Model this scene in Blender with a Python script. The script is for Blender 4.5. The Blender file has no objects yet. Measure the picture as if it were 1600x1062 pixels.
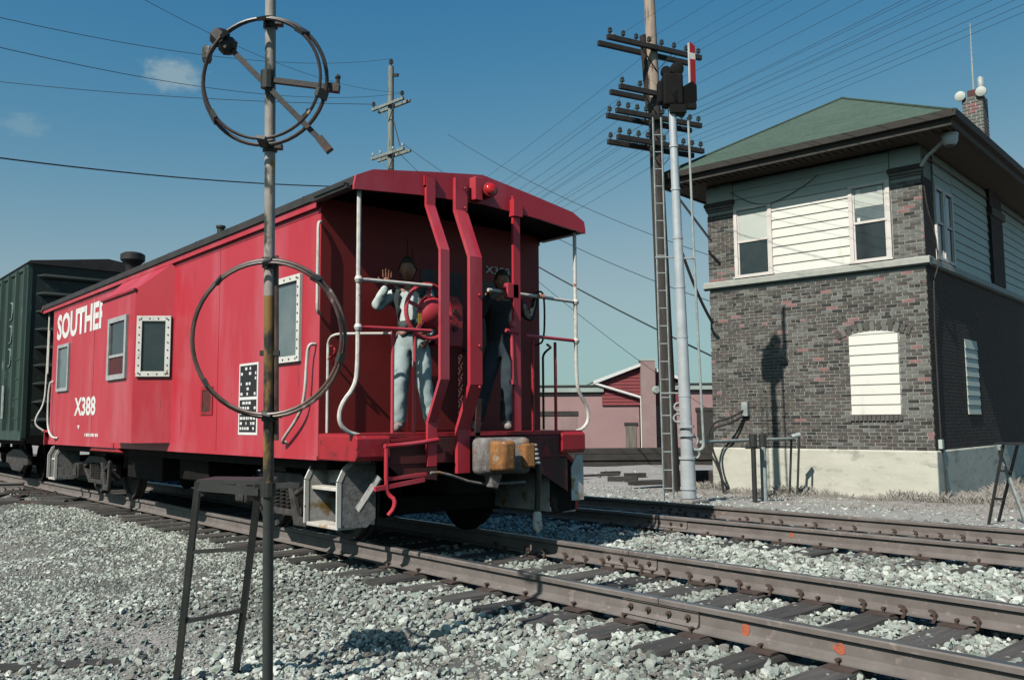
import bpy, bmesh, math, random
import numpy as np
from mathutils import Vector, Matrix, Quaternion
random.seed(7); rng = np.random.default_rng(7)
scene = bpy.context.scene
col = scene.collection
R = math.radians

# ------------------------------------------------------------------ camera, sky, sun
CAM = Vector((6.95, -5.55, 1.22))
F_PX = 1352.67
def cam_axes(yaw, pitch, roll):
    f = Vector((math.cos(pitch)*math.cos(yaw), math.cos(pitch)*math.sin(yaw), math.sin(pitch)))
    r = Vector((math.sin(yaw), -math.cos(yaw), 0)); u = r.cross(f)
    return (math.cos(roll)*r + math.sin(roll)*u, -math.sin(roll)*r + math.cos(roll)*u, f)
CR, CU, CF = cam_axes(R(138.95), R(5.35), R(-0.40))
cd = bpy.data.cameras.new('camera'); cam = bpy.data.objects.new('camera', cd); col.objects.link(cam)
cd.sensor_width = 36; cd.lens = 36*F_PX/1600; cd.clip_end = 5000
cam.matrix_world = Matrix(((CR.x, CU.x, -CF.x, CAM.x), (CR.y, CU.y, -CF.y, CAM.y), (CR.z, CU.z, -CF.z, CAM.z), (0, 0, 0, 1)))
scene.camera = cam

SUN = Vector((0.22, -1.0, 1.03)).normalized()      # towards the sun
sl = bpy.data.lights.new('sun', 'SUN'); sl.energy = 5.0; sl.angle = R(0.53); sl.color = (1.0, 0.955, 0.88)
sun = bpy.data.objects.new('sun', sl); col.objects.link(sun); sun.location = (0, -20, 30)
sun.rotation_euler = (-SUN).to_track_quat('-Z', 'Y').to_euler()

w = bpy.data.worlds.new('World'); scene.world = w; w.use_nodes = True
nt = w.node_tree; nt.nodes.clear()
def wn(t): return nt.nodes.new(t)
sky = wn('ShaderNodeTexSky'); sky.sky_type = 'NISHITA'; sky.sun_disc = False
sky.sun_elevation = math.asin(SUN.z); sky.sun_rotation = math.atan2(SUN.x, SUN.y)
sky.air_density = 1.0; sky.dust_density = 1.0; sky.ozone_density = 1.0; sky.altitude = 200
# response of the slide film: one power curve per colour, the same in every direction, capped so no part glares
sep = wn('ShaderNodeSeparateColor'); cmbc = wn('ShaderNodeCombineColor'); nt.links.new(sky.outputs[0], sep.inputs[0])
SKY_S = 0.05
for ch, (pw, am, cap) in enumerate(((2.7, 98.0, 0.32), (1.46, 7.1, 0.53), (0.82, 2.36, 0.64))):
    m_a = wn('ShaderNodeMath'); m_a.operation = 'MULTIPLY'; m_a.inputs[1].default_value = SKY_S; nt.links.new(sep.outputs[ch], m_a.inputs[0])
    m_b = wn('ShaderNodeMath'); m_b.operation = 'POWER'; m_b.inputs[1].default_value = pw; nt.links.new(m_a.outputs[0], m_b.inputs[0])
    m_c = wn('ShaderNodeMath'); m_c.operation = 'MULTIPLY'; m_c.inputs[1].default_value = am/SKY_S; nt.links.new(m_b.outputs[0], m_c.inputs[0])
    m_x = wn('ShaderNodeMath'); m_x.operation = 'MULTIPLY'; m_x.inputs[1].default_value = -SKY_S/cap; nt.links.new(m_c.outputs[0], m_x.inputs[0])
    m_e = wn('ShaderNodeMath'); m_e.operation = 'EXPONENT'; nt.links.new(m_x.outputs[0], m_e.inputs[0])
    m_d = wn('ShaderNodeMath'); m_d.operation = 'MULTIPLY_ADD'; m_d.inputs[1].default_value = -cap/SKY_S; m_d.inputs[2].default_value = cap/SKY_S; nt.links.new(m_e.outputs[0], m_d.inputs[0])
    nt.links.new(m_d.outputs[0], cmbc.inputs[ch])
# two small fair-weather clouds, fixed directions in the sky
tc = wn('ShaderNodeTexCoord'); prev = cmbc.outputs[0]
def cloud(dirv, size, squash, strength, seed, prev):
    d = Vector(dirv).normalized(); e1 = Vector((0, 0, 1)).cross(d).normalized(); e2 = d.cross(e1)
    def dot(v, k):
        n = wn('ShaderNodeVectorMath'); n.operation = 'DOT_PRODUCT'; n.inputs[1].default_value = v*k
        nt.links.new(tc.outputs['Generated'], n.inputs[0]); return n.outputs['Value']
    cmb = wn('ShaderNodeCombineXYZ')
    nt.links.new(dot(e1, 1/size), cmb.inputs[0]); nt.links.new(dot(e2, 1/(size*squash)), cmb.inputs[1])
    side = wn('ShaderNodeMath'); side.operation = 'LESS_THAN'; side.inputs[1].default_value = 0.0
    nt.links.new(dot(d, 1), side.inputs[0]); nt.links.new(side.outputs[0], cmb.inputs[2])
    ns = wn('ShaderNodeTexNoise'); ns.inputs['Scale'].default_value = 1.6; ns.inputs['Detail'].default_value = 6; ns.inputs['Roughness'].default_value = 0.55
    ad = wn('ShaderNodeVectorMath'); ad.operation = 'ADD'; ad.inputs[1].default_value = (seed, seed*1.7, 0)
    nt.links.new(cmb.outputs[0], ad.inputs[0]); nt.links.new(ad.outputs[0], ns.inputs['Vector'])
    ln = wn('ShaderNodeVectorMath'); ln.operation = 'LENGTH'; sc = wn('ShaderNodeVectorMath'); sc.operation = 'MULTIPLY'; sc.inputs[1].default_value = (1, 1, 50)
    nt.links.new(cmb.outputs[0], sc.inputs[0]); nt.links.new(sc.outputs[0], ln.inputs[0])
    m1 = wn('ShaderNodeMath'); m1.operation = 'MULTIPLY_ADD'; m1.inputs[1].default_value = 1.6; m1.inputs[2].default_value = 0.35
    nt.links.new(ns.outputs[0], m1.inputs[0])
    m2 = wn('ShaderNodeMath'); m2.operation = 'SUBTRACT'; nt.links.new(m1.outputs[0], m2.inputs[0]); nt.links.new(ln.outputs['Value'], m2.inputs[1])
    m3 = wn('ShaderNodeMapRange'); m3.inputs['From Min'].default_value = -0.25; m3.inputs['From Max'].default_value = 0.75; m3.inputs['To Max'].default_value = strength; m3.interpolation_type = 'SMOOTHSTEP'
    nt.links.new(m2.outputs[0], m3.inputs[0])
    mx = wn('ShaderNodeMix'); mx.data_type = 'RGBA'; mx.inputs[7].default_value = (7.0, 9.0, 9.4, 1)
    nt.links.new(m3.outputs[0], mx.inputs[0]); nt.links.new(prev, mx.inputs[6])
    return mx.outputs[2]
def pixray(x, y): return CF + (x-800)/F_PX*CR + (531-y)/F_PX*CU
prev = cloud(pixray(272, 118), 0.026, 0.58, 0.62, 3.1, prev)
prev = cloud(pixray(38, 195), 0.018, 0.6, 0.22, 8.4, prev)
bg = wn('ShaderNodeBackground'); bg.inputs[1].default_value = SKY_S
nt.links.new(prev, bg.inputs[0]); wo = wn('ShaderNodeOutputWorld'); nt.links.new(bg.outputs[0], wo.inputs[0])
scene.render.engine = 'CYCLES'; scene.cycles.max_bounces = 6; scene.cycles.diffuse_bounces = 0
vs = scene.view_settings; vs.view_transform = 'Standard'; vs.look = 'None'; vs.exposure = 0.0; vs.gamma = 1.0

# ------------------------------------------------------------------ materials
MATS = {}
def mat(name, c1, c2=None, scale=6.0, rough=0.7, metal=0.0, stain=None, stain_scale=3.0, stain_at=0.62, stain_w=0.08,
        bump=0.0, bump_scale=40.0, spec=0.5, stretch=(1, 1, 1), objvar=0.0, detail=6):
    if name in MATS: return MATS[name]
    m = bpy.data.materials.new(name); m.use_nodes = True; t = m.node_tree; b = t.nodes['Principled BSDF']
    N = t.nodes.new; L = t.links.new
    b.inputs['Roughness'].default_value = rough; b.inputs['Metallic'].default_value = metal
    b.inputs['Specular IOR Level'].default_value = spec
    c2 = c2 or tuple(x*0.75 for x in c1)
    co = N('ShaderNodeTexCoord'); mp = N('ShaderNodeMapping'); mp.inputs['Scale'].default_value = stretch
    L(co.outputs['Object'], mp.inputs[0])
    oi = N('ShaderNodeObjectInfo'); ml = N('ShaderNodeMath'); ml.operation = 'MULTIPLY'; ml.inputs[1].default_value = 37.0 if objvar else 0.0
    L(oi.outputs['Random'], ml.inputs[0]); ad = N('ShaderNodeVectorMath'); ad.operation = 'ADD'
    L(mp.outputs[0], ad.inputs[0]); L(ml.outputs[0], ad.inputs[1]); vec = ad.outputs[0]
    def noise(s, dt=detail):
        n = N('ShaderNodeTexNoise'); n.inputs['Scale'].default_value = s; n.inputs['Detail'].default_value = dt; n.inputs['Roughness'].default_value = 0.6
        L(vec, n.inputs['Vector']); return n.outputs[0]
    def mix(f, a, c):
        x = N('ShaderNodeMix'); x.data_type = 'RGBA'; L(f, x.inputs[0])
        if isinstance(a, tuple): x.inputs[6].default_value = (*a, 1)
        else: L(a, x.inputs[6])
        x.inputs[7].default_value = (*c, 1); return x.outputs[2]
    def ramp(f, lo, hi):
        r = N('ShaderNodeMapRange'); r.inputs['From Min'].default_value = lo; r.inputs['From Max'].default_value = hi; L(f, r.inputs[0]); return r.outputs[0]
    c = mix(ramp(noise(scale), 0.35, 0.65), tuple(c1), tuple(c2))
    if stain:
        for i, s in enumerate(stain if isinstance(stain, list) else [(stain, stain_scale, stain_at, stain_w)]):
            c = mix(ramp(noise(s[1]*(1+0.13*i)+0.37*i), s[2], s[2]+s[3]), c, tuple(s[0]))
    if objvar:
        h = N('ShaderNodeHueSaturation'); mr = N('ShaderNodeMapRange'); mr.inputs['To Min'].default_value = 1-objvar; mr.inputs['To Max'].default_value = 1+objvar
        L(oi.outputs['Random'], mr.inputs[0]); L(mr.outputs[0], h.inputs['Value']); L(c, h.inputs['Color']); c = h.outputs[0]
    L(c, b.inputs['Base Color'])
    if bump:
        bp = N('ShaderNodeBump'); bp.inputs['Strength'].default_value = bump; bp.inputs['Distance'].default_value = 0.01
        L(noise(bump_scale), bp.inputs['Height']); L(bp.outputs[0], b.inputs['Normal'])
    MATS[name] = m; return m

RED = mat('caboose_red', (0.53, 0.036, 0.056), (0.48, 0.028, 0.042), 1.4, 0.45, stain=[((0.53, 0.105, 0.130), 1.6, 0.47, 0.25), ((0.27, 0.03, 0.035), 5.0, 0.64, 0.10), ((0.05, 0.02, 0.02), 13.0, 0.745, 0.03)], bump=0.35, bump_scale=2.2, stretch=(1, 1, 0.25))
RED2 = mat('caboose_red_dull', (0.34, 0.016, 0.022), (0.40, 0.02, 0.03), 3, 0.5, stain=[((0.11, 0.018, 0.018), 4.0, 0.54, 0.14), ((0.03, 0.015, 0.012), 9.0, 0.63, 0.06), ((0.36, 0.10, 0.11), 6.0, 0.64, 0.1)], bump=0.2, bump_scale=20)
BULK = mat('grimy_shade_red', (0.20, 0.012, 0.009), (0.16, 0.010, 0.008), 2, 0.6, stain=[((0.05, 0.012, 0.010), 6.0, 0.64, 0.08)], bump=0.1)  # grimy end red, darkened further to put the porch shade in the colour
REDDIRT = mat('grimy_red', (0.12, 0.02, 0.02), (0.035, 0.022, 0.018), 4, 0.7, stain=[((0.30, 0.03, 0.03), 6.0, 0.58, 0.1)], bump=0.2, bump_scale=30)
ROOFBLK = mat('roof_black', (0.018, 0.017, 0.016), (0.035, 0.03, 0.028), 5, 0.75)
BLACK = mat('black_iron', (0.012, 0.012, 0.012), (0.03, 0.026, 0.022), 9, 0.6, stain=(0.07, 0.03, 0.018), stain_scale=8, stain_at=0.63, bump=0.15)
UNDER = mat('underframe_black', (0.008, 0.008, 0.008), (0.016, 0.013, 0.011), 6, 0.85, bump=0.2, spec=0.15)
GREASE = mat('truck_grey', (0.075, 0.068, 0.062), (0.022, 0.019, 0.017), 7, 0.7, stain=(0.02, 0.018, 0.016), stain_scale=5, stain_at=0.58, bump=0.2)
WHITE = mat('white_paint_worn', (0.74, 0.72, 0.66), (0.62, 0.60, 0.55), 5, 0.55, stain=(0.25, 0.14, 0.07), stain_scale=9, stain_at=0.66, stain_w=0.05, bump=0.1)
WHITERAIL = mat('white_rail_worn', (0.72, 0.68, 0.62), (0.55, 0.50, 0.44), 14, 0.5, stain=[((0.30, 0.10, 0.05), 9, 0.63, 0.06), ((0.05, 0.03, 0.02), 16, 0.68, 0.04)])
LETTER = mat('letter_white', (0.80, 0.79, 0.75), (0.72, 0.70, 0.68), 9, 0.6)
STEPW = mat('step_white', (0.70, 0.67, 0.62), (0.50, 0.46, 0.40), 6, 0.6, stain=[((0.33, 0.20, 0.06), 4, 0.58, 0.1), ((0.08, 0.06, 0.05), 11, 0.66, 0.05)], bump=0.2)
STEPG = mat('step_side_grey', (0.30, 0.29, 0.28), (0.17, 0.165, 0.155), 16, 0.75, stain=[((0.06, 0.055, 0.05), 14, 0.6, 0.06)], bump=0.4)
COUPLER = mat('coupler_rust', (0.34, 0.15, 0.04), (0.22, 0.09, 0.03), 14, 0.75, stain=[((0.36, 0.30, 0.22), 19, 0.60, 0.1), ((0.05, 0.03, 0.02), 11, 0.66, 0.05)], bump=0.3)
COUPGREY = mat('coupler_grey', (0.26, 0.24, 0.23), (0.12, 0.10, 0.09), 16, 0.8, stain=[((0.30, 0.14, 0.05), 6, 0.56, 0.1), ((0.04, 0.03, 0.03), 15, 0.64, 0.05)], bump=0.5)
GLASSD = mat('dark_glass', (0.022, 0.030, 0.032), (0.035, 0.042, 0.042), 3, 0.08, spec=0.8)
GLASSG = mat('grey_glass', (0.10, 0.135, 0.14), (0.16, 0.19, 0.19), 2.2, 0.12, spec=0.8)
WINRED = mat('dark_red_sash', (0.10, 0.015, 0.018), (0.06, 0.012, 0.012), 5, 0.6)
FRAME = mat('grey_window_frame', (0.45, 0.46, 0.45), (0.32, 0.33, 0.33), 9, 0.6)
PANELB = mat('stencil_black', (0.012, 0.012, 0.014), (0.02, 0.02, 0.02), 5, 0.5)
def emis_red():
    m = mat('signal_red_lens', (0.65, 0.01, 0.01), (0.5, 0.008, 0.008), 5, 0.12, spec=0.9); return m
LENS = emis_red()
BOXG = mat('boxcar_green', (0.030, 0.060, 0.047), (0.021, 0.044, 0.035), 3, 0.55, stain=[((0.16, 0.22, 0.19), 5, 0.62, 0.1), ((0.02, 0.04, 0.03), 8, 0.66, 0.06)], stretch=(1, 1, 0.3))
BOXEND = mat('boxcar_end_shade', (0.016, 0.026, 0.021), (0.011, 0.018, 0.014), 3, 0.6, stain=[((0.07, 0.11, 0.09), 5, 0.64, 0.1)])  # darker copy of the boxcar green, painting in the shade of the end
CHALK = mat('boxcar_marking', (0.25, 0.32, 0.28), (0.15, 0.22, 0.19), 20, 0.7)
PIPE = mat('painted_pipe', (0.46, 0.40, 0.36), (0.30, 0.27, 0.23), 7, 0.5, stain=[((0.035, 0.045, 0.035), 5.5, 0.52, 0.06), ((0.38, 0.22, 0.05), 3.0, 0.66, 0.05)], bump=0.2, stretch=(1, 1, 0.5))
HOOP = mat('hoop_black', (0.020, 0.017, 0.016), (0.055, 0.035, 0.028), 9, 0.4, stain=[((0.42, 0.34, 0.30), 6, 0.66, 0.05)])
HOOPW = mat('hoop_worn', (0.05, 0.03, 0.025), (0.16, 0.10, 0.08), 6, 0.4, stain=[((0.40, 0.33, 0.30), 5, 0.60, 0.06)])
DARKST = mat('dark_steel', (0.022, 0.024, 0.022), (0.035, 0.036, 0.032), 8, 0.55, stain=(0.10, 0.12, 0.11), stain_scale=10, stain_at=0.66, bump=0.1)
SIGBLK = mat('signal_black', (0.005, 0.005, 0.005), (0.009, 0.009, 0.008), 9, 0.8, spec=0.2)
SILVER = mat('silver_paint', (0.60, 0.63, 0.64), (0.48, 0.51, 0.52), 4, 0.35, metal=0.25, stain=(0.18, 0.19, 0.18), stain_scale=6, stain_at=0.67)
LADGREY = mat('ladder_grey', (0.40, 0.44, 0.42), (0.26, 0.29, 0.28), 9, 0.5)
POLEW = mat('pole_wood', (0.058, 0.048, 0.041), (0.034, 0.028, 0.025), 6, 0.85, stain=(0.025, 0.02, 0.018), stain_scale=4, stain_at=0.56, bump=0.5, bump_scale=18, stretch=(4, 4, 0.3))
POLEP = mat('pole_wood_pale', (0.42, 0.33, 0.26), (0.30, 0.23, 0.18), 5, 0.85, stain=(0.10, 0.07, 0.06), stain_scale=5, stain_at=0.57, bump=0.4, bump_scale=18, stretch=(3, 3, 0.3))
POLEF = mat('pole_wood_grey', (0.26, 0.29, 0.26), (0.17, 0.19, 0.17), 5, 0.85, stain=(0.07, 0.07, 0.06), stain_scale=5, stain_at=0.58, stretch=(3, 3, 0.3))
ARMW = mat('crossarm_wood', (0.016, 0.015, 0.014), (0.03, 0.025, 0.022), 5, 0.85)
INSUL = mat('insulator_dark', (0.03, 0.035, 0.033), (0.05, 0.055, 0.05), 9, 0.2, spec=0.8)
INSULW = mat('insulator_pale', (0.55, 0.62, 0.62), (0.40, 0.48, 0.48), 9, 0.2, spec=0.8)
BLADE_R = mat('blade_red', (0.34, 0.016, 0.018), (0.27, 0.014, 0.014), 4, 0.45)
CONC = mat('concrete_pale', (0.60, 0.585, 0.49), (0.50, 0.49, 0.41), 1.6, 0.9, stain=[((0.33, 0.33, 0.28), 2.3, 0.54, 0.14), ((0.66, 0.65, 0.58), 9, 0.60, 0.1)], bump=0.35, bump_scale=14, stretch=(1, 1, 2.2))
STONEB = mat('belt_stone', (0.42, 0.43, 0.38), (0.34, 0.35, 0.31), 5, 0.85, bump=0.2)
MORTAR = mat('mortar', (0.36, 0.37, 0.33), (0.29, 0.30, 0.27), 12, 0.95, bump=0.3)
def brickmat():
    m = mat('tower_brick', (0.108, 0.098, 0.088), (0.072, 0.064, 0.058), 9, 0.9, stain=[((0.19, 0.19, 0.17), 1.1, 0.52, 0.2), ((0.15, 0.13, 0.12), 7, 0.60, 0.1), ((0.035, 0.04, 0.036), 5, 0.64, 0.08)], bump=0.4, bump_scale=60, objvar=0.0)
    return m
BRICK = brickmat()
BRICKD = mat('tower_brick_dark', (0.050, 0.047, 0.044), (0.030, 0.029, 0.027), 9, 0.9, stain=[((0.14, 0.135, 0.12), 3, 0.60, 0.1)], bump=0.4, bump_scale=60)
BRICKB = mat('tower_brick_brown', (0.118, 0.094, 0.084), (0.085, 0.068, 0.060), 9, 0.9, stain=[((0.19, 0.18, 0.165), 3, 0.58, 0.1)], bump=0.4, bump_scale=60)
BRICKP = mat('tower_brick_pink', (0.30, 0.165, 0.16), (0.24, 0.12, 0.115), 9, 0.9, bump=0.3)
BRICKG = mat('tower_brick_pale', (0.185, 0.187, 0.168), (0.14, 0.142, 0.128), 8, 0.9, bump=0.3)
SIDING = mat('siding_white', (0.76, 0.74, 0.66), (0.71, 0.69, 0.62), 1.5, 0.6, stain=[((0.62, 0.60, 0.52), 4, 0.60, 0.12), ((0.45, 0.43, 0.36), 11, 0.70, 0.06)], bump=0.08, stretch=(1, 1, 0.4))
SIDINGG = mat('siding_shade_green', (0.50, 0.56, 0.50), (0.46, 0.52, 0.46), 1.5, 0.65)  # darker, greener copy of the siding white with shade put into the colour
TRIMW = mat('window_trim', (0.74, 0.68, 0.63), (0.66, 0.61, 0.56), 4, 0.6)
BLIND = mat('window_blind', (0.55, 0.58, 0.52), (0.50, 0.53, 0.48), 2, 0.7)
ROOFG = mat('roof_green', (0.060, 0.098, 0.072), (0.048, 0.080, 0.058), 1.2, 0.9, stain=(0.075, 0.118, 0.088), stain_scale=9, stain_at=0.52, bump=0.5, bump_scale=7, stretch=(1, 1, 5))
EAVE = mat('eave_dark', (0.055, 0.05, 0.042), (0.04, 0.036, 0.03), 3, 0.8)
SOFFIT = mat('soffit_brown', (0.20, 0.17, 0.13), (0.15, 0.125, 0.095), 3, 0.8)
CAPSTONE = mat('pilaster_cap', (0.12, 0.11, 0.10), (0.20, 0.19, 0.17), 5, 0.9, bump=0.4)
PINKW = mat('pink_stucco', (0.40, 0.25, 0.245), (0.34, 0.21, 0.205), 0.5, 0.9, stain=[((0.48, 0.38, 0.36), 0.9, 0.62, 0.05)], bump=0.2)
PINKB = mat('pink_chimney', (0.36, 0.25, 0.235), (0.30, 0.20, 0.19), 1.2, 0.9)
REDCLAP = mat('red_clapboard', (0.26, 0.055, 0.060), (0.21, 0.045, 0.05), 1, 0.8)
FARROOF = mat('far_roof_edge', (0.42, 0.48, 0.44), (0.32, 0.38, 0.35), 1, 0.8)
DOORW = mat('weathered_door', (0.22, 0.19, 0.16), (0.13, 0.11, 0.10), 3, 0.85, stretch=(4, 4, 0.4))
DARKW = mat('dark_timber', (0.035, 0.032, 0.03), (0.055, 0.05, 0.045), 2, 0.9, stretch=(1, 1, 3))
RAILM = mat('rail_rust', (0.195, 0.170, 0.155), (0.145, 0.124, 0.112), 5, 0.8, stain=(0.26, 0.21, 0.185), stain_scale=12, stain_at=0.6, bump=0.15)
RAILTOP = mat('rail_head_worn', (0.24, 0.25, 0.25), (0.16, 0.15, 0.14), 8, 0.38, metal=0.7, stretch=(0.2, 3, 1))
SPIKE = mat('rust_dark', (0.055, 0.038, 0.032), (0.085, 0.055, 0.045), 20, 0.85)
TIE = mat('tie_wood', (0.085, 0.075, 0.068), (0.05, 0.047, 0.044), 6, 0.9, stain=[((0.035, 0.042, 0.038), 2.0, 0.55, 0.12), ((0.17, 0.145, 0.14), 8, 0.64, 0.08)], bump=0.7, bump_scale=14, stretch=(5, 0.45, 3), objvar=0.38)
ORANGE = mat('orange_mark', (0.50, 0.13, 0.06), (0.36, 0.10, 0.06), 60, 0.8, stain=(0.13, 0.1, 0.09), stain_scale=45, stain_at=0.58, stain_w=0.12)
GROUND = mat('ground_gravel', (0.36, 0.335, 0.31), (0.27, 0.25, 0.232), 3.0, 0.95, stain=[((0.36, 0.335, 0.31), 0.7, 0.55, 0.14), ((0.10, 0.105, 0.095), 14, 0.60, 0.1), ((0.42, 0.42, 0.39), 25, 0.62, 0.08)], bump=1.0, bump_scale=22)
GRASS = mat('dry_grass', (0.40, 0.36, 0.32), (0.27, 0.25, 0.215), 3, 0.9, objvar=0.0)
JEANP = mat('pale_denim', (0.42, 0.50, 0.49), (0.34, 0.42, 0.42), 7, 0.9, stain=(0.20, 0.27, 0.28), stain_scale=9, stain_at=0.60, bump=0.5, bump_scale=22, stretch=(1, 1, 0.6))
JEAND = mat('dark_denim', (0.040, 0.060, 0.075), (0.025, 0.04, 0.05), 9, 0.9, bump=0.3)
SHIRTP = mat('pale_shirt', (0.60, 0.66, 0.63), (0.52, 0.58, 0.56), 6, 0.9, bump=0.3, bump_scale=18)
VEST = mat('dark_vest', (0.055, 0.070, 0.068), (0.04, 0.05, 0.05), 9, 0.9, bump=0.3)
JACKET = mat('dark_jacket', (0.018, 0.022, 0.026), (0.03, 0.034, 0.038), 9, 0.85, bump=0.3)
SKIN = mat('skin', (0.33, 0.145, 0.085), (0.28, 0.12, 0.07), 14, 0.55)
HAIR = mat('dark_hair', (0.02, 0.014, 0.010), (0.03, 0.02, 0.015), 20, 0.6)
BELT = mat('leather_belt', (0.35, 0.20, 0.17), (0.25, 0.14, 0.12), 8, 0.6)
SHOE = mat('work_shoe', (0.40, 0.34, 0.30), (0.25, 0.20, 0.18), 9, 0.8)
EYEW = mat('eye_white', (0.16, 0.14, 0.13), (0.10, 0.09, 0.08), 5, 0.3)
MOUTHC = mat('mouth', (0.30, 0.10, 0.09), (0.25, 0.08, 0.07), 5, 0.5)
YELLOW = mat('yellow_tag', (0.65, 0.36, 0.03), (0.55, 0.30, 0.03), 9, 0.6)
WIREM = mat('wire_dark', (0.02, 0.02, 0.022), (0.03, 0.03, 0.03), 3, 0.6)

# ------------------------------------------------------------------ helpers
WL = {}                                   # world origin of every chain
def setp(o, label=None, cat=None, group=None, kind=None):
    if label: o['label'] = label
    if cat: o['category'] = cat
    if group: o['group'] = group
    if kind: o['kind'] = kind
    return o
def thing(name, loc, label, cat, group=None, kind=None):
    o = bpy.data.objects.new(name, None); col.objects.link(o); o.location = loc; o.empty_display_size = 0.2
    WL[o] = Vector(loc); return setp(o, label, cat, group, kind)
class MB:
    def __init__(s, M=None): s.v = []; s.f = []; s.M = M; s.mi = []; s.cur = 0
    def add(s, vs, fs):
        n = len(s.v)
        for p in vs:
            p = Vector(p); s.v.append(s.M @ p if s.M else p)
        for f in fs: s.f.append(tuple(i+n for i in f)); s.mi.append(s.cur)
        return s
    def box(s, a, b):
        x0, x1 = sorted((a[0], b[0])); y0, y1 = sorted((a[1], b[1])); z0, z1 = sorted((a[2], b[2]))
        return s.add([(x0,y0,z0),(x1,y0,z0),(x1,y1,z0),(x0,y1,z0),(x0,y0,z1),(x1,y0,z1),(x1,y1,z1),(x0,y1,z1)],
                     [(3,2,1,0),(4,5,6,7),(0,1,5,4),(1,2,6,5),(2,3,7,6),(3,0,4,7)])
    def bar(s, p0, p1, wd, h, up=(0,0,1)):
        p0 = Vector(p0); p1 = Vector(p1); d = (p1-p0).normalized(); up = Vector(up)
        if abs(d.dot(up)) > 0.98: up = Vector((1,0,0))
        sx = d.cross(up).normalized()*wd/2; sy = sx.cross(d).normalized()*h/2
        vs = []
        for p in (p0, p1): vs += [p-sx-sy, p+sx-sy, p+sx+sy, p-sx+sy]
        return s.add(vs, [(3,2,1,0),(4,5,6,7),(0,1,5,4),(1,2,6,5),(2,3,7,6),(3,0,4,7)])
    def tube(s, pts, r, n=8, closed=False, caps=True):
        pts = [Vector(p) for p in pts]; k = len(pts); rs = r if isinstance(r, (list, tuple)) else [r]*k
        vs = []; ref = None
        for i in range(k):
            a = pts[(i-1) % k] if (closed or i > 0) else pts[i]; b = pts[(i+1) % k] if (closed or i < k-1) else pts[i]
            d = (b-a).normalized()
            if ref is None:
                ref = Vector((0,0,1)) if abs(d.z) < 0.9 else Vector((1,0,0))
            e1 = (ref - d*ref.dot(d)).normalized(); ref = e1; e2 = d.cross(e1)
            for j in range(n):
                t = 2*math.pi*j/n; vs.append(pts[i] + (e1*math.cos(t)+e2*math.sin(t))*rs[i])
        fs = []
        for i in range(k if closed else k-1):
            i2 = (i+1) % k
            for j in range(n): fs.append((i*n+j, i*n+(j+1) % n, i2*n+(j+1) % n, i2*n+j))
        if caps and not closed: fs += [tuple(reversed(range(n))), tuple((k-1)*n+j for j in range(n))]
        return s.add(vs, fs)
    def prism(s, poly, p0, ax, u, v):      # 2-D polygon (list of (a,b)) at p0 with axes u,v, extruded by vector ax
        p0 = Vector(p0); ax = Vector(ax); u = Vector(u); v = Vector(v); k = len(poly)
        vs = [p0+u*a+v*b for a, b in poly] + [p0+u*a+v*b+ax for a, b in poly]
        fs = [tuple(reversed(range(k))), tuple(range(k, 2*k))] + [(i, (i+1) % k, k+(i+1) % k, k+i) for i in range(k)]
        return s.add(vs, fs)
    def lathe(s, prof, p0, ax=(0,0,1), n=16):
        ax = Vector(ax).normalized(); ref = Vector((1,0,0)) if abs(ax.x) < 0.9 else Vector((0,1,0))
        e1 = (ref-ax*ref.dot(ax)).normalized(); e2 = ax.cross(e1); p0 = Vector(p0); vs = []
        for r, h in prof:
            for j in range(n):
                t = 2*math.pi*j/n; vs.append(p0+ax*h+(e1*math.cos(t)+e2*math.sin(t))*max(r, 1e-4))
        fs = [(i*n+j, i*n+(j+1) % n, (i+1)*n+(j+1) % n, (i+1)*n+j) for i in range(len(prof)-1) for j in range(n)]
        fs += [tuple(reversed(range(n))), tuple((len(prof)-1)*n+j for j in range(n))]
        return s.add(vs, fs)
    def mesh(s, name, org=Vector((0,0,0))):
        me = bpy.data.meshes.new(name); me.from_pydata([tuple(p-org) for p in s.v], [], s.f); return me
    def build(s, name, m, parent=None, loc=None, bevel=0.0, smooth=False, label=None, cat=None, group=None, kind=None, clean=True):
        org = WL[parent] if parent else Vector(loc or (0,0,0))
        me = s.mesh(name, org)
        bm = bmesh.new(); bm.from_mesh(me)
        if clean: bmesh.ops.recalc_face_normals(bm, faces=bm.faces)
        bm.to_mesh(me); bm.free()
        for x in (m if isinstance(m, list) else [m]): me.materials.append(x)
        if isinstance(m, list): me.polygons.foreach_set('material_index', s.mi)
        if smooth:
            me.polygons.foreach_set('use_smooth', [True]*len(me.polygons)); me.set_sharp_from_angle(angle=R(40))
        o = bpy.data.objects.new(name, me); col.objects.link(o)
        if parent: o.parent = parent
        else: o.location = org
        WL[o] = org
        if bevel:
            b = o.modifiers.new('bevel', 'BEVEL'); b.width = bevel; b.segments = 2; b.limit_method = 'ANGLE'; b.angle_limit = R(40)
        return setp(o, label, cat, group, kind)
def inst(name, me, parent, M, kind=None):  # shares mesh data; M in world space
    o = bpy.data.objects.new(name, me); col.objects.link(o); o.parent = parent
    o.matrix_local = Matrix.Translation(-WL[parent]) @ M; WL[o] = WL[parent]; return o
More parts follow.
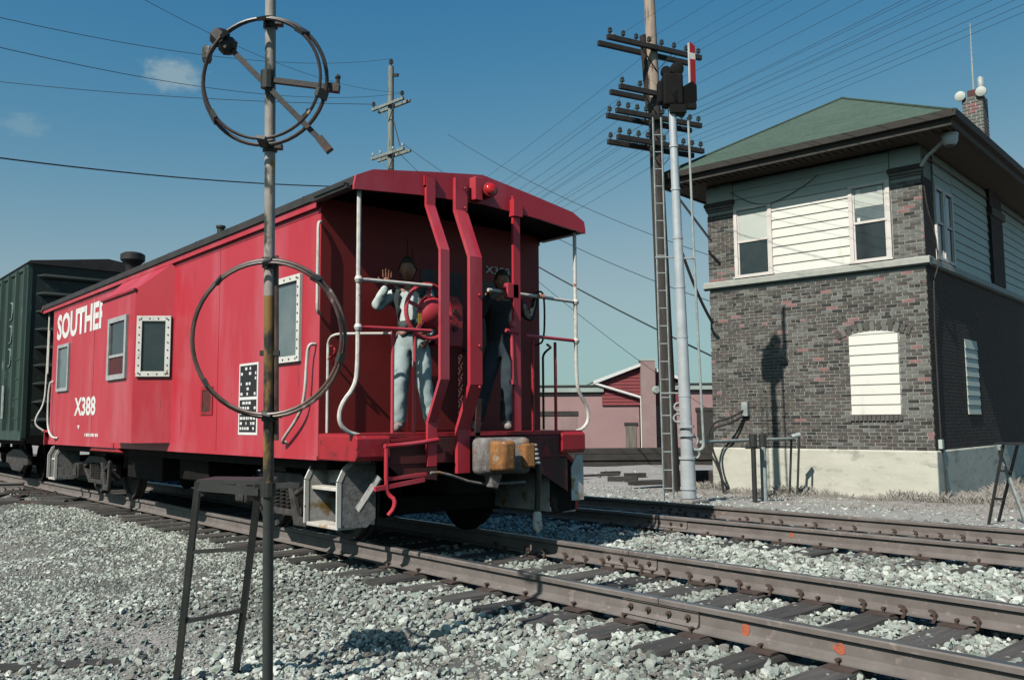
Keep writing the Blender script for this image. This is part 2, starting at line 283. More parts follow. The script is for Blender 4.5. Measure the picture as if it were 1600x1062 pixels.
def text_mesh(txt, size, offset=0.0, extrude=0.004, sx=1.0, spacing=1.0):
    cu = bpy.data.curves.new('t', 'FONT'); cu.body = txt; cu.size = size; cu.offset = offset; cu.extrude = extrude; cu.resolution_u = 3; cu.space_character = spacing
    o = bpy.data.objects.new('t', cu); col.objects.link(o); bpy.context.view_layer.update()
    me = bpy.data.meshes.new_from_object(o.evaluated_get(bpy.context.evaluated_depsgraph_get()))
    bpy.data.objects.remove(o); bpy.data.curves.remove(cu)
    xs = [v.co.x for v in me.vertices]; ys = [v.co.y for v in me.vertices]
    x0, x1, y0, y1 = min(xs), max(xs), min(ys), max(ys)
    for v in me.vertices: v.co = ((v.co.x-x0)/(x1-x0), (v.co.y-y0)/(y1-y0), v.co.z)
    return me
def place_text(name, txt, m, parent, p0, u, v, width, height, nrm, offset=0.0, **k):
    me = text_mesh(txt, 1.0, offset, 0.0, **k); u = Vector(u); v = Vector(v); nrm = Vector(nrm); p0 = Vector(p0)-WL[parent]
    for q in me.vertices: q.co = p0+u*(q.co.x*width)+v*(q.co.y*height)+nrm*0.004
    me.materials.clear(); me.materials.append(m); me.name = name
    o = bpy.data.objects.new(name, me); col.objects.link(o); o.parent = parent; WL[o] = WL[parent]; return o
def arc(c, r, a0, a1, n, e1, e2):
    c = Vector(c); e1 = Vector(e1); e2 = Vector(e2)
    return [c+e1*r*math.cos(a0+(a1-a0)*i/n)+e2*r*math.sin(a0+(a1-a0)*i/n) for i in range(n+1)]
def smoothpts(pts, it=2):
    pts = [Vector(p) for p in pts]
    for _ in range(it):
        q = [pts[0]]
        for a, b in zip(pts, pts[1:]): q += [a*0.75+b*0.25, a*0.25+b*0.75]
        q.append(pts[-1]); pts = q
    return pts

# ------------------------------------------------------------------ ground
def sst(a, b, x): t = np.clip((x-a)/(b-a), 0, 1); return t*t*(3-2*t)
T2A = R(2.5); T2C = Vector((2.0, 4.2, 0)); T2D = Vector((math.cos(T2A), math.sin(T2A), 0)); T2N = Vector((-math.sin(T2A), math.cos(T2A), 0))
def vnoise(x, y, s, seed):
    x = np.asarray(x)*s+seed*17.3; y = np.asarray(y)*s+seed*5.1
    xi = np.floor(x); yi = np.floor(y); fx = x-xi; fy = y-yi; fx = fx*fx*(3-2*fx); fy = fy*fy*(3-2*fy)
    def h(a, b): return np.modf(np.abs(np.sin(a*127.1+b*311.7+seed)*43758.5453))[0]
    return (h(xi,yi)*(1-fx)+h(xi+1,yi)*fx)*(1-fy)+(h(xi,yi+1)*(1-fx)+h(xi+1,yi+1)*fx)*fy
def zground(x, y):
    x = np.asarray(x, float); y = np.asarray(y, float)
    z = -0.235 + 0*x
    z = z - 0.17*sst(-1.5, -2.9, y)
    z = z + 0.0*sst(1.0, 2.2, y)
    z = z - 0.17*sst(6.6, 10.5, y)
    far = np.minimum(1, np.maximum(np.abs(x-0), np.abs(y-3))/14)
    amp = 0.05*sst(-1.6, -3.2, y) + 0.05*sst(6.5, 8, y)
    z = z + amp*(vnoise(x, y, 1.1, 3)-0.5)*2 + 0.03*(vnoise(x, y, 2.6, 5)-0.5)*(amp > 0.01)
    return z
def axis(lo, hi, step, far):
    a = list(np.arange(lo, hi+1e-6, step)); d = step; b = hi
    while b < far: d *= 1.35; b += d; a.append(b)
    d = step; b = lo
    while b > -far: d *= 1.35; b -= d; a.insert(0, b)
    return np.array(a)
gx = axis(-13, 8, 0.16, 1500); gy = axis(-7, 13, 0.16, 1500)
XX, YY = np.meshgrid(gx, gy, indexing='ij'); ZZ = zground(XX, YY)
nx, ny = len(gx), len(gy)
me = bpy.data.meshes.new('ground')
vv = np.stack([XX, YY, ZZ], -1).reshape(-1, 3)
idx = np.arange(nx*ny).reshape(nx, ny)
ff = np.stack([idx[:-1, :-1], idx[1:, :-1], idx[1:, 1:], idx[:-1, 1:]], -1).reshape(-1, 4)
me.from_pydata(vv.tolist(), [], ff.tolist()); me.materials.append(GROUND)
me.polygons.foreach_set('use_smooth', [True]*len(me.polygons))
xx_, yy_ = vv[:, 0], vv[:, 1]
dirt = np.clip(np.exp(-(((xx_-0.2)/1.5)**2+((yy_+3.45)/0.65)**2))*1.2+sst(6.2, 7.4, yy_)+0.8*sst(-2.2, -3.6, yy_)*sst(-2, -6, xx_)+sst(-11, -16, xx_), 0, 1)
at = me.attributes.new('dirt', 'FLOAT', 'POINT'); at.data.foreach_set('value', dirt.astype(np.float32))
gt = GROUND.node_tree; gb_ = gt.nodes['Principled BSDF']; src = gb_.inputs['Base Color'].links[0].from_socket
an_ = gt.nodes.new('ShaderNodeAttribute'); an_.attribute_name = 'dirt'; mxg = gt.nodes.new('ShaderNodeMix'); mxg.data_type = 'RGBA'
mxg.inputs[6].default_value = (0.085, 0.086, 0.076, 1); gt.links.new(an_.outputs['Fac'], mxg.inputs[0]); gt.links.new(src, mxg.inputs[7]); gt.links.new(mxg.outputs[2], gb_.inputs['Base Color'])
go = bpy.data.objects.new('ground', me); col.objects.link(go); setp(go, 'pale gravelly ground of the rail yard', 'ground', kind='structure')

# ------------------------------------------------------------------ tracks
RAILPROF = [(-0.07,-0.17),(0.07,-0.17),(0.07,-0.16),(0.014,-0.142),(0.009,-0.125),(0.009,-0.055),(0.016,-0.045),(0.036,-0.038),(0.037,-0.010),(0.030,-0.001),(0.022,0.0),
            (-0.022,0.0),(-0.030,-0.001),(-0.037,-0.010),(-0.036,-0.038),(-0.016,-0.045),(-0.009,-0.055),(-0.009,-0.125),(-0.014,-0.142),(-0.07,-0.16)]
def tie_mesh(seed):
    rr = random.Random(seed); b = MB(); hx, hy = 0.115, 1.30; n = 7
    vs = []; fs = []
    for i in range(n):
        y = -hy+2*hy*i/(n-1); j = lambda a=0.006: rr.uniform(-a, a)
        vs += [(-hx+j(), y+j(), -0.17), (-hx+j(), y, -0.02+j()), (-hx+0.015+j(), y, 0.0+j(0.004)), (0.02+j(0.02), y, -0.004+j(0.004)), (hx-0.015+j(), y, j(0.004)), (hx+j(), y, -0.02+j()), (hx+j(), y+j(), -0.17)]
    for i in range(n-1):
        for k in range(6): fs.append((i*7+k, i*7+k+1, (i+1)*7+k+1, (i+1)*7+k))
    fs += [tuple(range(7)), tuple(reversed(range((n-1)*7, n*7)))]
    b.add(vs, fs); me = b.mesh('tie'); bm = bmesh.new(); bm.from_mesh(me); bmesh.ops.recalc_face_normals(bm, faces=bm.faces); bm.to_mesh(me); bm.free(); me.materials.append(TIE); return me
TIES = [tie_mesh(s) for s in range(6)]
def small(name, f, m):
    b = MB(); f(b); me = b.mesh(name); bm = bmesh.new(); bm.from_mesh(me); bmesh.ops.recalc_face_normals(bm, faces=bm.faces); bm.to_mesh(me); bm.free(); me.materials.append(m); return me
SPK = small('spike', lambda b: (b.box((-0.008,-0.010,-0.03),(0.008,0.010,0.012)), b.prism([(-0.012,0.010),(0.012,0.010),(0.013,0.016),(0.008,0.024),(-0.008,0.024),(-0.013,0.016)],(0,-0.016,0),(0,0.036,0),(1,0,0),(0,0,1))), SPIKE)
ANC = small('rail_anchor', lambda b: b.prism([(-0.012,-0.03),(0.014,-0.03),(0.026,-0.002),(0.022,0.030),(0.002,0.052),(-0.024,0.058),(-0.028,0.044),(-0.006,0.036),(0.006,0.018),(0.004,-0.004)],(0,0.040,0),(0,0.042,0),(1,0,0),(0,0,1)), SPIKE)
PLATE = small('tie_plate', lambda b: b.box((-0.09,-0.15,-0.002),(0.09,0.15,0.012)), SPIKE)
def frame(o, d, n):   # local x along d, y along n
    return Matrix(((d.x, n.x, 0, o.x), (d.y, n.y, 0, o.y), (0, 0, 1, o.z), (0, 0, 0, 1)))
def track(name, o, d, n, x0, x1, gauges, label, fit0, fit1, joints=(), ties=True, spacing=0.52, skiptie=None):
    t = thing(name, (o.x, o.y, -0.35), label, 'railway track')
    Fm = frame(o, d, n); rails = []
    for yi, cuts in gauges:
        for a, bnd in zip(cuts[:-1], cuts[1:]):
            b = MB(Fm); k = len(RAILPROF); vs = [(a+0.004, yi+y, z) for y, z in RAILPROF]+[(bnd-0.004, yi+y, z) for y, z in RAILPROF]
            b.cur = 0; fs = []
            b.add(vs, [])
            for i in range(k):
                b.f.append((i, (i+1) % k, k+(i+1) % k, k+i)); b.mi.append(1 if 9 <= i <= 11 else 0)
            b.f.append(tuple(reversed(range(k)))); b.mi.append(0); b.f.append(tuple(range(k, 2*k))); b.mi.append(0)
            rails.append((b.build('rail', [RAILM, RAILTOP], t), yi, a, bnd))
    if ties:
        x = x0; i = 0
        while x < x1:
            xx = x+random.uniform(-0.03, 0.03); rz = random.uniform(-0.02, 0.02); dy = random.uniform(-0.06, 0.06)
            M = Fm @ Matrix.Translation((xx, dy, -0.186+random.uniform(-0.006, 0.002))) @ Matrix.Rotation(rz, 4, 'Z')
            inst('tie', TIES[i % 6], t, M)
            if fit0 < xx < fit1:
                for yi, _ in gauges:
                    inst('tie_plate', PLATE, t, Fm @ Matrix.Translation((xx, yi, -0.184)))
                    for sgn in (-1, 1):
                        inst('spike', SPK, t, Fm @ Matrix.Translation((xx+random.uniform(-0.05, 0.05), yi+sgn*0.079, -0.168+random.uniform(0, 0.015))) @ Matrix.Rotation(R(90) if sgn > 0 else R(-90), 4, 'Z') @ Matrix.Rotation(R(90), 4, 'Z'))
                    for sx in (-1, 1):
                        if random.random() < 0.8:
                            M = Fm @ Matrix.Translation((xx+sx*(0.135+random.uniform(0, 0.02)), yi, -0.162))
                            inst('rail_anchor', ANC, t, M if yi < 0 or random.random() < 0.0 else M @ Matrix.Scale(-1, 4, (0, 1, 0)))
            x += spacing+random.uniform(-0.02, 0.02); i += 1
    for yi, xc in joints:
        for sg in (-1, 1):
            b = MB(Fm)
            b.prism([(0.012,-0.135),(0.044,-0.150),(0.050,-0.142),(0.030,-0.115),(0.028,-0.060),(0.040,-0.046),(0.016,-0.046)] if sg > 0 else [(-a, c) for a, c in [(0.012,-0.135),(0.044,-0.150),(0.050,-0.142),(0.030,-0.115),(0.028,-0.060),(0.040,-0.046),(0.016,-0.046)]],
                    (xc-0.33, yi, 0), (0.66, 0, 0), (0, 1, 0), (0, 0, 1))
            jb = b.build('joint_bar', RAILM, t)
            for q in (-0.25, -0.09, 0.09, 0.25):
                MB(Fm).lathe([(0.020, 0), (0.020, 0.016), (0.011, 0.018), (0.011, 0.036)], (xc+q, yi+sg*0.028, -0.088), (0, sg, 0), 6).build('bolt', SPIKE, jb)
    return t, Fm
O = Vector((0, 0, 0)); EX = Vector((1, 0, 0)); EY = Vector((0, 1, 0))
t1, F1 = track('railway_track', O, EX, EY, -30.0, 9.2, [(-0.755, [-60, -9.0, -0.05, 3.0, 9.5]), (0.755, [-60, -10.0, 1.40, 9.5])],
    'rusty railway track under the red caboose, nearest the camera', -0.9, 6.6, joints=[(-0.755, 3.0), (0.755, 1.40)])
for x, z, rx, rz in ((3.68, -0.10, 0.040, 0.045), (4.31, -0.095, 0.045, 0.034)):
    b = MB(); k = 9; pts = [(rx*math.cos(2*math.pi*i/k)*random.uniform(0.7, 1.1), rz*math.sin(2*math.pi*i/k)*random.uniform(0.8, 1.1)) for i in range(k)]
    b.prism(pts, (x, -0.755-0.0125, z), (0, 0.003, 0), (1, 0, 0), (0, 0, 1)); b.build('paint_mark', ORANGE, t1, label='orange paint dab on the rail web')
t2, F2 = track('railway_track', T2C, T2D, T2N, -34, 6.5, [(-0.755, [-60, -2.3, 14]), (0.755, [-60, -3.4, 14])],
    'second railway track, between the caboose track and the brick tower', -3.6, 4.6, joints=[(-0.755, -2.3), (0.755, -3.4)])
b = MB(F2); b.prism([(0.03*math.cos(i), 0.03*math.sin(i)) for i in range(6)], (-0.55, -0.755-0.0125, -0.09), (0, 0.003, 0), (1, 0, 0), (0, 0, 1)); b.build('paint_mark', ORANGE, t2, label='orange paint dab on the rail web')
# the line that crosses at the left, beyond the caboose
ca = R(62); CD = Vector((math.cos(ca), math.sin(ca), 0)); CN = Vector((-math.sin(ca), math.cos(ca), 0)); CO = Vector((-13.6, -1.4, -0.012))
t3, F3 = track('railway_track', CO, CD, CN, -7, 2.0, [(-0.755, [-12, -0.45]), (0.755, [-12, -0.05])],
    'track crossing the caboose line at far left, beside the green boxcar', -5, 2)
# diverging rail and tie ends at the far left
sdir = Vector((math.cos(R(10)), math.sin(R(10)), 0)); sn = Vector((-math.sin(R(10)), math.cos(R(10)), 0))

# ------------------------------------------------------------------ ballast stones (one mass)
tie_lists = []
def near_rail(px, py):
    m = np.ones(len(px), bool)
    for (o, d, n) in ((O, EX, EY), (T2C, T2D, T2N)):
        l = (px-o.x)*n.x+(py-o.y)*n.y
        m &= (np.abs(np.abs(l)-0.755) > 0.085)
    return m
tie_pos = []
for o in t1.children:
    if o.name.startswith('tie') and not o.name.startswith('tie_plate'): tie_pos.append((o.matrix_local.translation.x+WL[t1].x, o.matrix_local.translation.y+WL[t1].y, 0))
tie2 = [(o.matrix_local.translation.x+WL[t2].x, o.matrix_local.translation.y+WL[t2].y) for o in t2.children if o.name.startswith('tie') and not o.name.startswith('tie_plate')]
t1x = np.array([p[0] for p in tie_pos]); t2l = np.array([(x-T2C.x)*T2D.x+(y-T2C.y)*T2D.y for x, y in tie2])
def on_tie(px, py):
    l1 = np.abs(py) < 1.34
    d1 = np.min(np.abs(px[:, None]-t1x[None]), 1) < 0.152
    a = (px-T2C.x)*T2D.x+(py-T2C.y)*T2D.y; c = (px-T2C.x)*T2N.x+(py-T2C.y)*T2N.y
    d2 = (np.min(np.abs(a[:, None]-t2l[None]), 1) < 0.15) & (np.abs(c) < 1.34)
    return (l1 & d1) | d2
P = []; S = []
def scatter(x0, x1, y0, y1, step, smin, smax, dens=None, lift=0.0):
    gx = np.arange(x0, x1, step); gy = np.arange(y0, y1, step)
    X, Y = np.meshgrid(gx, gy, indexing='ij'); X = X.ravel()+rng.uniform(-step*.48, step*.48, X.size); Y = Y.ravel()+rng.uniform(-step*.48, step*.48, Y.size)
    # only where the picture can see it, with a margin
    dx = X-CAM.x; dy = Y-CAM.y; dep = dx*CF.x+dy*CF.y; lat = dx*CR.x+dy*CR.y
    k = (dep > 1.5) & (np.abs(lat) < 0.66*dep+1.2)
    X, Y = X[k], Y[k]
    if dens is not None:
        k = rng.random(len(X)) < dens(X, Y); X, Y = X[k], Y[k]
    k = near_rail(X, Y); X, Y = X[k], Y[k]
    fx_ = np.where(Y < -0.9, 0.72+0.28*sst(-0.5, 2.6, X), 1.0)
    ot = on_tie(X, Y); keep = (~ot) | (rng.random(len(X)) < 0.02); X, Y, ot, fx_ = X[keep], Y[keep], ot[keep], fx_[keep]
    Z = zground(X, Y)+lift; Z = np.where(ot, -0.175, Z)
    s = rng.uniform(smin, smax, len(X))*(0.62+0.75*rng.random(len(X))**1.5)*fx_
    P.append(np.stack([X, Y, Z], -1)); S.append(s)
def patchy(X, Y):   # bare dirt patch at the lower left
    d = 1-0.80*np.exp(-(((X-0.2)/1.25)**2+((Y+3.45)/0.55)**2))
    d2 = np.where(Y < -1.9, np.clip(1.9*vnoise(X, Y, 1.3, 11)+0.9*vnoise(X, Y, 4.0, 13)-0.35, 0.12, 1), 1.0)
    d3 = np.where((X < -2.5) & (Y < -2.2), 0.75, 1.0)
    return np.clip(d*d2*d3, 0.10, 1)
scatter(-1.5, 8, -6.2, -0.83, 0.048, 0.018, 0.034, patchy)
scatter(-1.5, 8, -6.2, -0.83, 0.075, 0.024, 0.040, lambda X, Y: 0.8*patchy(X, Y), 0.02)
scatter(-11, -1.5, -5.5, -0.83, 0.058, 0.026, 0.038, patchy)
scatter(-14, -4, -4.5, -0.83, 0.09, 0.03, 0.045, lambda X, Y: 0.5+0*X)
scatter(-1.0, 8, -0.68, 0.68, 0.045, 0.022, 0.034)
scatter(-1.0, 8, -0.68, 0.68, 0.070, 0.022, 0.033, None, 0.022)
scatter(-4.5, -1.0, -0.68, 0.68, 0.07, 0.028, 0.038)
scatter(-3.0, 8, 0.83, 3.5, 0.045, 0.023, 0.036)
scatter(-3.0, 8, 0.83, 3.3, 0.072, 0.024, 0.040, None, 0.028)
scatter(-9, -3.0, 0.83, 3.3, 0.08, 0.03, 0.04)
scatter(-5, 9, 3.3, 5.1, 0.060, 0.026, 0.038, lambda X, Y: 0.8+0*X, 0.012)
scatter(-9, 10, 5.1, 7.0, 0.07, 0.024, 0.04, lambda X, Y: 0.75+0*X)
scatter(-13, 10, 6.4, 11, 0.10, 0.018, 0.034, lambda X, Y: 0.16+0.3*vnoise(X, Y, 0.7, 2))
scatter(-18, -6, 4, 16, 0.14, 0.02, 0.05, lambda X, Y: 0.25*vnoise(X, Y, 0.5, 4))
scatter(-4, 8, -6.2, -0.83, 0.030, 0.007, 0.015, lambda X, Y: 0.75+0*X, 0.004)
scatter(-12, -4, -5.0, -0.83, 0.05, 0.010, 0.018, lambda X, Y: 0.6+0*X, 0.004)
P = np.concatenate(P); S = np.concatenate(S)*0.86
def ballast(name, P, S, label, m):
    me = bpy.data.meshes.new(name); me.from_pydata(P.tolist(), [], [])
    at = me.attributes.new('ssize', 'FLOAT', 'POINT'); at.data.foreach_set('value', S.astype(np.float32))
    o = bpy.data.objects.new(name, me); col.objects.link(o); setp(o, label, 'ballast', kind='stuff')
    g = bpy.data.node_groups.new(name+'_nodes', 'GeometryNodeTree')
    g.interface.new_socket('Geometry', in_out='INPUT', socket_type='NodeSocketGeometry'); g.interface.new_socket('Geometry', in_out='OUTPUT', socket_type='NodeSocketGeometry')
    n = g.nodes.new; l = g.links.new
    gi = n('NodeGroupInput'); gout = n('NodeGroupOutput'); jn = n('GeometryNodeJoinGeometry')
    for k in range(8):
        ico = n('GeometryNodeMeshIcoSphere'); ico.inputs['Radius'].default_value = 1.0; ico.inputs['Subdivisions'].default_value = 2
        sp = n('GeometryNodeSetPosition'); ns = n('ShaderNodeTexNoise'); ns.noise_dimensions = '4D'; ns.inputs['W'].default_value = k*3.7
        ns.inputs['Scale'].default_value = 0.75; ns.inputs['Detail'].default_value = 1.5
        sub = n('ShaderNodeVectorMath'); sub.operation = 'SUBTRACT'; sub.inputs[1].default_value = (0.5, 0.5, 0.5)
        l(ns.outputs['Color'], sub.inputs[0]); sc = n('ShaderNodeVectorMath'); sc.operation = 'MULTIPLY'; sc.inputs[1].default_value = (2.5, 2.5, 2.5)
        l(sub.outputs[0], sc.inputs[0]); l(ico.outputs[0], sp.inputs['Geometry']); l(sc.outputs[0], sp.inputs['Offset'])
        tr = n('GeometryNodeTransform'); tr.inputs['Scale'].default_value = (1.15, 0.95, 0.72); l(sp.outputs[0], tr.inputs['Geometry'])
        sm = n('GeometryNodeSetMaterial'); sm.inputs['Material'].default_value = m; l(tr.outputs[0], sm.inputs['Geometry'])
        sh = n('GeometryNodeSetShadeSmooth'); sh.inputs['Shade Smooth'].default_value = False; l(sm.outputs[0], sh.inputs['Geometry'])
        ti = n('GeometryNodeGeometryToInstance'); l(sh.outputs[0], ti.inputs[0]); l(ti.outputs[0], jn.inputs[0])
    iop = n('GeometryNodeInstanceOnPoints'); l(gi.outputs[0], iop.inputs['Points']); l(jn.outputs[0], iop.inputs['Instance']); iop.inputs['Pick Instance'].default_value = True
    ri = n('FunctionNodeRandomValue'); ri.data_type = 'INT'; ri.inputs['Min'].default_value = 0; ri.inputs['Max'].default_value = 7; l(ri.outputs[2], iop.inputs['Instance Index'])
    rr = n('FunctionNodeRandomValue'); rr.data_type = 'FLOAT_VECTOR'; rr.inputs['Min'].default_value = (-0.6, -0.6, 0); rr.inputs['Max'].default_value = (0.6, 0.6, 6.28); l(rr.outputs[0], iop.inputs['Rotation'])
    na = n('GeometryNodeInputNamedAttribute'); na.data_type = 'FLOAT'; na.inputs['Name'].default_value = 'ssize'; l(na.outputs[0], iop.inputs['Scale'])
    l(iop.outputs[0], gout.inputs[0])
    md = o.modifiers.new('stones', 'NODES'); md.node_group = g
    return o
def stonemat():
    m = bpy.data.materials.new('ballast_stone'); m.use_nodes = True; t = m.node_tree; b = t.nodes['Principled BSDF']; b.inputs['Roughness'].default_value = 0.9; b.inputs['Specular IOR Level'].default_value = 0.25
    oi = t.nodes.new('ShaderNodeObjectInfo'); r = t.nodes.new('ShaderNodeValToRGB'); e = r.color_ramp.elements
    e[0].position = 0; e[0].color = (0.15, 0.165, 0.15, 1); e[1].position = 1; e[1].color = (0.66, 0.645, 0.605, 1)
    for p, c in ((0.12, (0.27, 0.23, 0.215, 1)), (0.35, (0.31, 0.335, 0.305, 1)), (0.72, (0.45, 0.455, 0.42, 1))):
        x = e.new(p); x.color = c
    t.links.new(oi.outputs['Random'], r.inputs[0])
    n = t.nodes.new('ShaderNodeTexNoise'); n.inputs['Scale'].default_value = 3.0; n.inputs['Detail'].default_value = 5
    tcn = t.nodes.new('ShaderNodeTexCoord'); t.links.new(tcn.outputs['Object'], n.inputs['Vector'])
    mx = t.nodes.new('ShaderNodeMix'); mx.data_type = 'RGBA'; mx.blend_type = 'MULTIPLY'; mx.inputs[0].default_value = 0.5
    t.links.new(r.outputs[0], mx.inputs[6]); t.links.new(n.outputs[0], mx.inputs[7])
    g = t.nodes.new('ShaderNodeMix'); g.data_type = 'RGBA'; g.blend_type = 'MULTIPLY'; g.inputs[0].default_value = 1; g.inputs[7].default_value = (1.20, 1.27, 1.21, 1)
    t.links.new(mx.outputs[2], g.inputs[6])
    gp_ = t.nodes.new('ShaderNodeNewGeometry'); n2 = t.nodes.new('ShaderNodeTexNoise'); n2.inputs['Scale'].default_value = 0.9; n2.inputs['Detail'].default_value = 3; t.links.new(gp_.outputs['Position'], n2.inputs['Vector'])
    mr = t.nodes.new('ShaderNodeMapRange'); mr.inputs['From Min'].default_value = 0.32; mr.inputs['From Max'].default_value = 0.6; mr.inputs['To Min'].default_value = 0.66; mr.inputs['To Max'].default_value = 1.08; t.links.new(n2.outputs[0], mr.inputs[0])
    g2 = t.nodes.new('ShaderNodeMix'); g2.data_type = 'RGBA'; g2.blend_type = 'MULTIPLY'; g2.inputs[0].default_value = 1; t.links.new(g.outputs[2], g2.inputs[6]); t.links.new(mr.outputs[0], g2.inputs[7])
    t.links.new(g2.outputs[2], b.inputs['Base Color']); return m
ballast('ballast', P, S, 'pale crushed limestone ballast around the tracks', stonemat())

# ------------------------------------------------------------------ caboose
CB = thing('caboose', (-5.6, 0, 0), 'red bay window caboose lettered SOUTHERN and X388', 'caboose')
SY = 1.46; X0, X1 = -10.75, -0.60; FE = -11.35      # body from X0 to X1, platforms to FE and 0
b = MB(); b.box((X0, -SY, 0.86), (X1, SY, 3.40)); body = b.build('body', RED, CB)
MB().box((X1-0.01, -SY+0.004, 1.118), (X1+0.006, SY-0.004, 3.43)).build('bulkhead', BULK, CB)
# raised seams and sill strip on the near side
b = MB()
for x in (-3.05, -8.1): b.box((x-0.003, -SY-0.004, 0.90), (x+0.003, -SY+0.002, 3.28))
b.box((X0, -SY-0.006, 3.285), (X1, -SY+0.002, 3.305)); b.box((X0, -SY-0.012, 0.86), (-6.9, -SY+0.002, 0.93)); b.box((-4.3, -SY-0.012, 0.86), (X1, -SY+0.002, 0.90))
b.build('seam_strip', RED, body)
rv = small('rivet', lambda b: b.lathe([(0.011, 0), (0.009, 0.006), (0.004, 0.009)], (0, 0, 0), (0, -1, 0), 6), RED)
# roof with eaves
RP = [(-1.52,3.40),(-1.50,3.49),(-1.32,3.575),(-0.66,3.675),(0,3.765),(0.66,3.675),(1.32,3.575),(1.50,3.49),(1.52,3.40)]
b = MB(); k = len(RP); vs = [(0.10, y, z) for y, z in RP]+[(FE-0.1, y, z) for y, z in RP]
b.add(vs, [(i, i+1, k+i+1, k+i) for i in range(k-1)])
rin = [(y*0.985, z-0.03) for y, z in RP]
b.add([(0.10, y, z) for y, z in rin]+[(FE-0.1, y, z) for y, z in rin], [(i, k+i, k+i+1, i+1) for i in range(k-1)])
roof = b.build('roof', ROOFBLK, CB, clean=False)
for sg in (-1, 1):     # red eave strip below the black roof edge
    MB().box((FE-0.05, sg*1.50, 3.33), (-0.62, sg*1.462, 3.402)).build('eave_strip', RED, roof)
    b = MB(); b.box((-0.62, sg*1.56, 3.372), (0.06, sg*1.475, 3.40)); b.box((-0.55, sg*1.575, 3.402), (0.03, sg*1.50, 3.43)); b.build('drip_rail', DARKST, roof)
for xe in (0.10, FE-0.1):
    b = MB(); poly = RP[::-1]+[(-1.52,3.355),(-0.8,3.42),(0,3.455),(0.8,3.42),(1.52,3.355)]
    b.prism(poly, (xe, 0, 0), (0.03 if xe > 0 else -0.03, 0, 0), (0, 1, 0), (0, 0, 1)); b.build('roof_fascia', RED2 if xe < 0 else RED, roof)
# roof seams, stack, vents
for i in range(11):
    x = -0.9-i*0.95; b = MB(); b.add([(x-0.02, y, z+0.006) for y, z in RP]+[(x+0.02, y, z+0.006) for y, z in RP], [(i_, i_+1, k+i_+1, k+i_) for i_ in range(k-1)]); b.build('roof_seam', ROOFBLK, roof)
b = MB(); b.lathe([(0.11,3.6),(0.11,4.02),(0.13,4.05),(0.20,4.12),(0.20,4.22),(0.15,4.25),(0.05,4.27)], (-8.45, -0.8, -0.10), n=14); b.build('smoke_stack', BLACK, roof, smooth=True)
MB().lathe([(0.05,3.55),(0.05,3.86),(0.065,3.87),(0.065,3.90)], (-4.68, -0.80, 0.06), n=10).build('roof_vent', DARKST, roof, smooth=True)
MB().lathe([(0.07,3.55),(0.07,3.70),(0.11,3.72),(0.11,3.75)], (-5.61, -0.80, 0.06), n=10).build('roof_vent', BLACK, roof, smooth=True)
# bay window
BX0, BX1, BY = -6.30, -4.84, -1.86
bay = MB()
pl = [(BX0-0.34, -SY+0.01), (BX0, BY), (BX1, BY), (BX1+0.30, -SY+0.01)]
tops = [3.37, 2.99, 2.99, 3.37]
vs = [(x, y, 0.97) for x, y in pl]+[(x, y, z) for (x, y), z in zip(pl, tops)]
bay.add(vs, [(0,1,5,4),(1,2,6,5),(2,3,7,6),(4,5,6,7),(0,3,2,1)])
bayo = bay.build('bay', RED, CB)
MB().bar((BX0-0.02, BY-0.012, 2.985), (BX1+0.02, BY-0.012, 2.985), 0.03, 0.03).build('bay_gutter', RED2, bayo)
def win(parent, c, u, v, nrm, wd, h, fw, fm, gm, rivets=0, sash=None, split=None):
    """framed window: c lower-left corner, u along width"""
    c = Vector(c); u = Vector(u).normalized(); v = Vector(v); nrm = Vector(nrm).normalized()
    def slab(a0, a1, b0, b1, d0, d1, nm, m, par):
        b = MB(); vs = []
        for d in (d0, d1): vs += [c+u*a0+v*b0+nrm*d, c+u*a1+v*b0+nrm*d, c+u*a1+v*b1+nrm*d, c+u*a0+v*b1+nrm*d]
        b.add(vs, [(3,2,1,0),(4,5,6,7),(0,1,5,4),(1,2,6,5),(2,3,7,6),(3,0,4,7)]); return b.build(nm, m, par, bevel=0.004 if nm == 'window_frame' else 0)
    pane = slab(fw*0.6, wd-fw*0.6, fw*0.6, h-fw*0.6, -0.004, 0.006, 'window', gm, parent)
    for a in ((0, fw, 0, h), (wd-fw, wd, 0, h), (fw, wd-fw, 0, fw), (fw, wd-fw, h-fw, h)): slab(*a, -0.002, 0.035, 'window_frame', fm, pane)
    if split: slab(fw, wd-fw, h*split-0.018, h*split+0.018, 0.0, 0.026, 'sash_rail', fm, pane)
    if sash: slab(fw, wd-fw, fw, h*split-0.018, -0.001, 0.012, 'lower_pane', sash, pane)
    if rivets:
        b = MB()
        for i in range(rivets):
            for a, bb in ((fw/2, h*(i+.5)/rivets), (wd-fw/2, h*(i+.5)/rivets)): b.lathe([(0.011,0.034),(0.009,0.042),(0.004,0.045)], c+u*a+v*bb, nrm, 6)
        for i in range(rivets//2):
            for a, bb in ((wd*(i+.5)/(rivets//2), fw/2), (wd*(i+.5)/(rivets//2), h-fw/2)): b.lathe([(0.011,0.034),(0.009,0.042),(0.004,0.045)], c+u*a+v*bb, nrm, 6)
        b.build('rivet_row', DARKST, pane)
    return pane
NY = (0, -1, 0); UP = (0, 0, 1)
win(body, (-1.64, -SY, 1.83), EX, UP, NY, 0.68, 0.89, 0.065, WHITE, GLASSG, 10)
win(body, (-10.28, -SY, 1.80), EX, UP, NY, 0.75, 0.84, 0.06, FRAME, GLASSG, 0)
win(bayo, (-5.90, BY, 1.82), EX, UP, NY, 0.80, 0.86, 0.07, FRAME, GLASSD, 0, WINRED, 0.38)
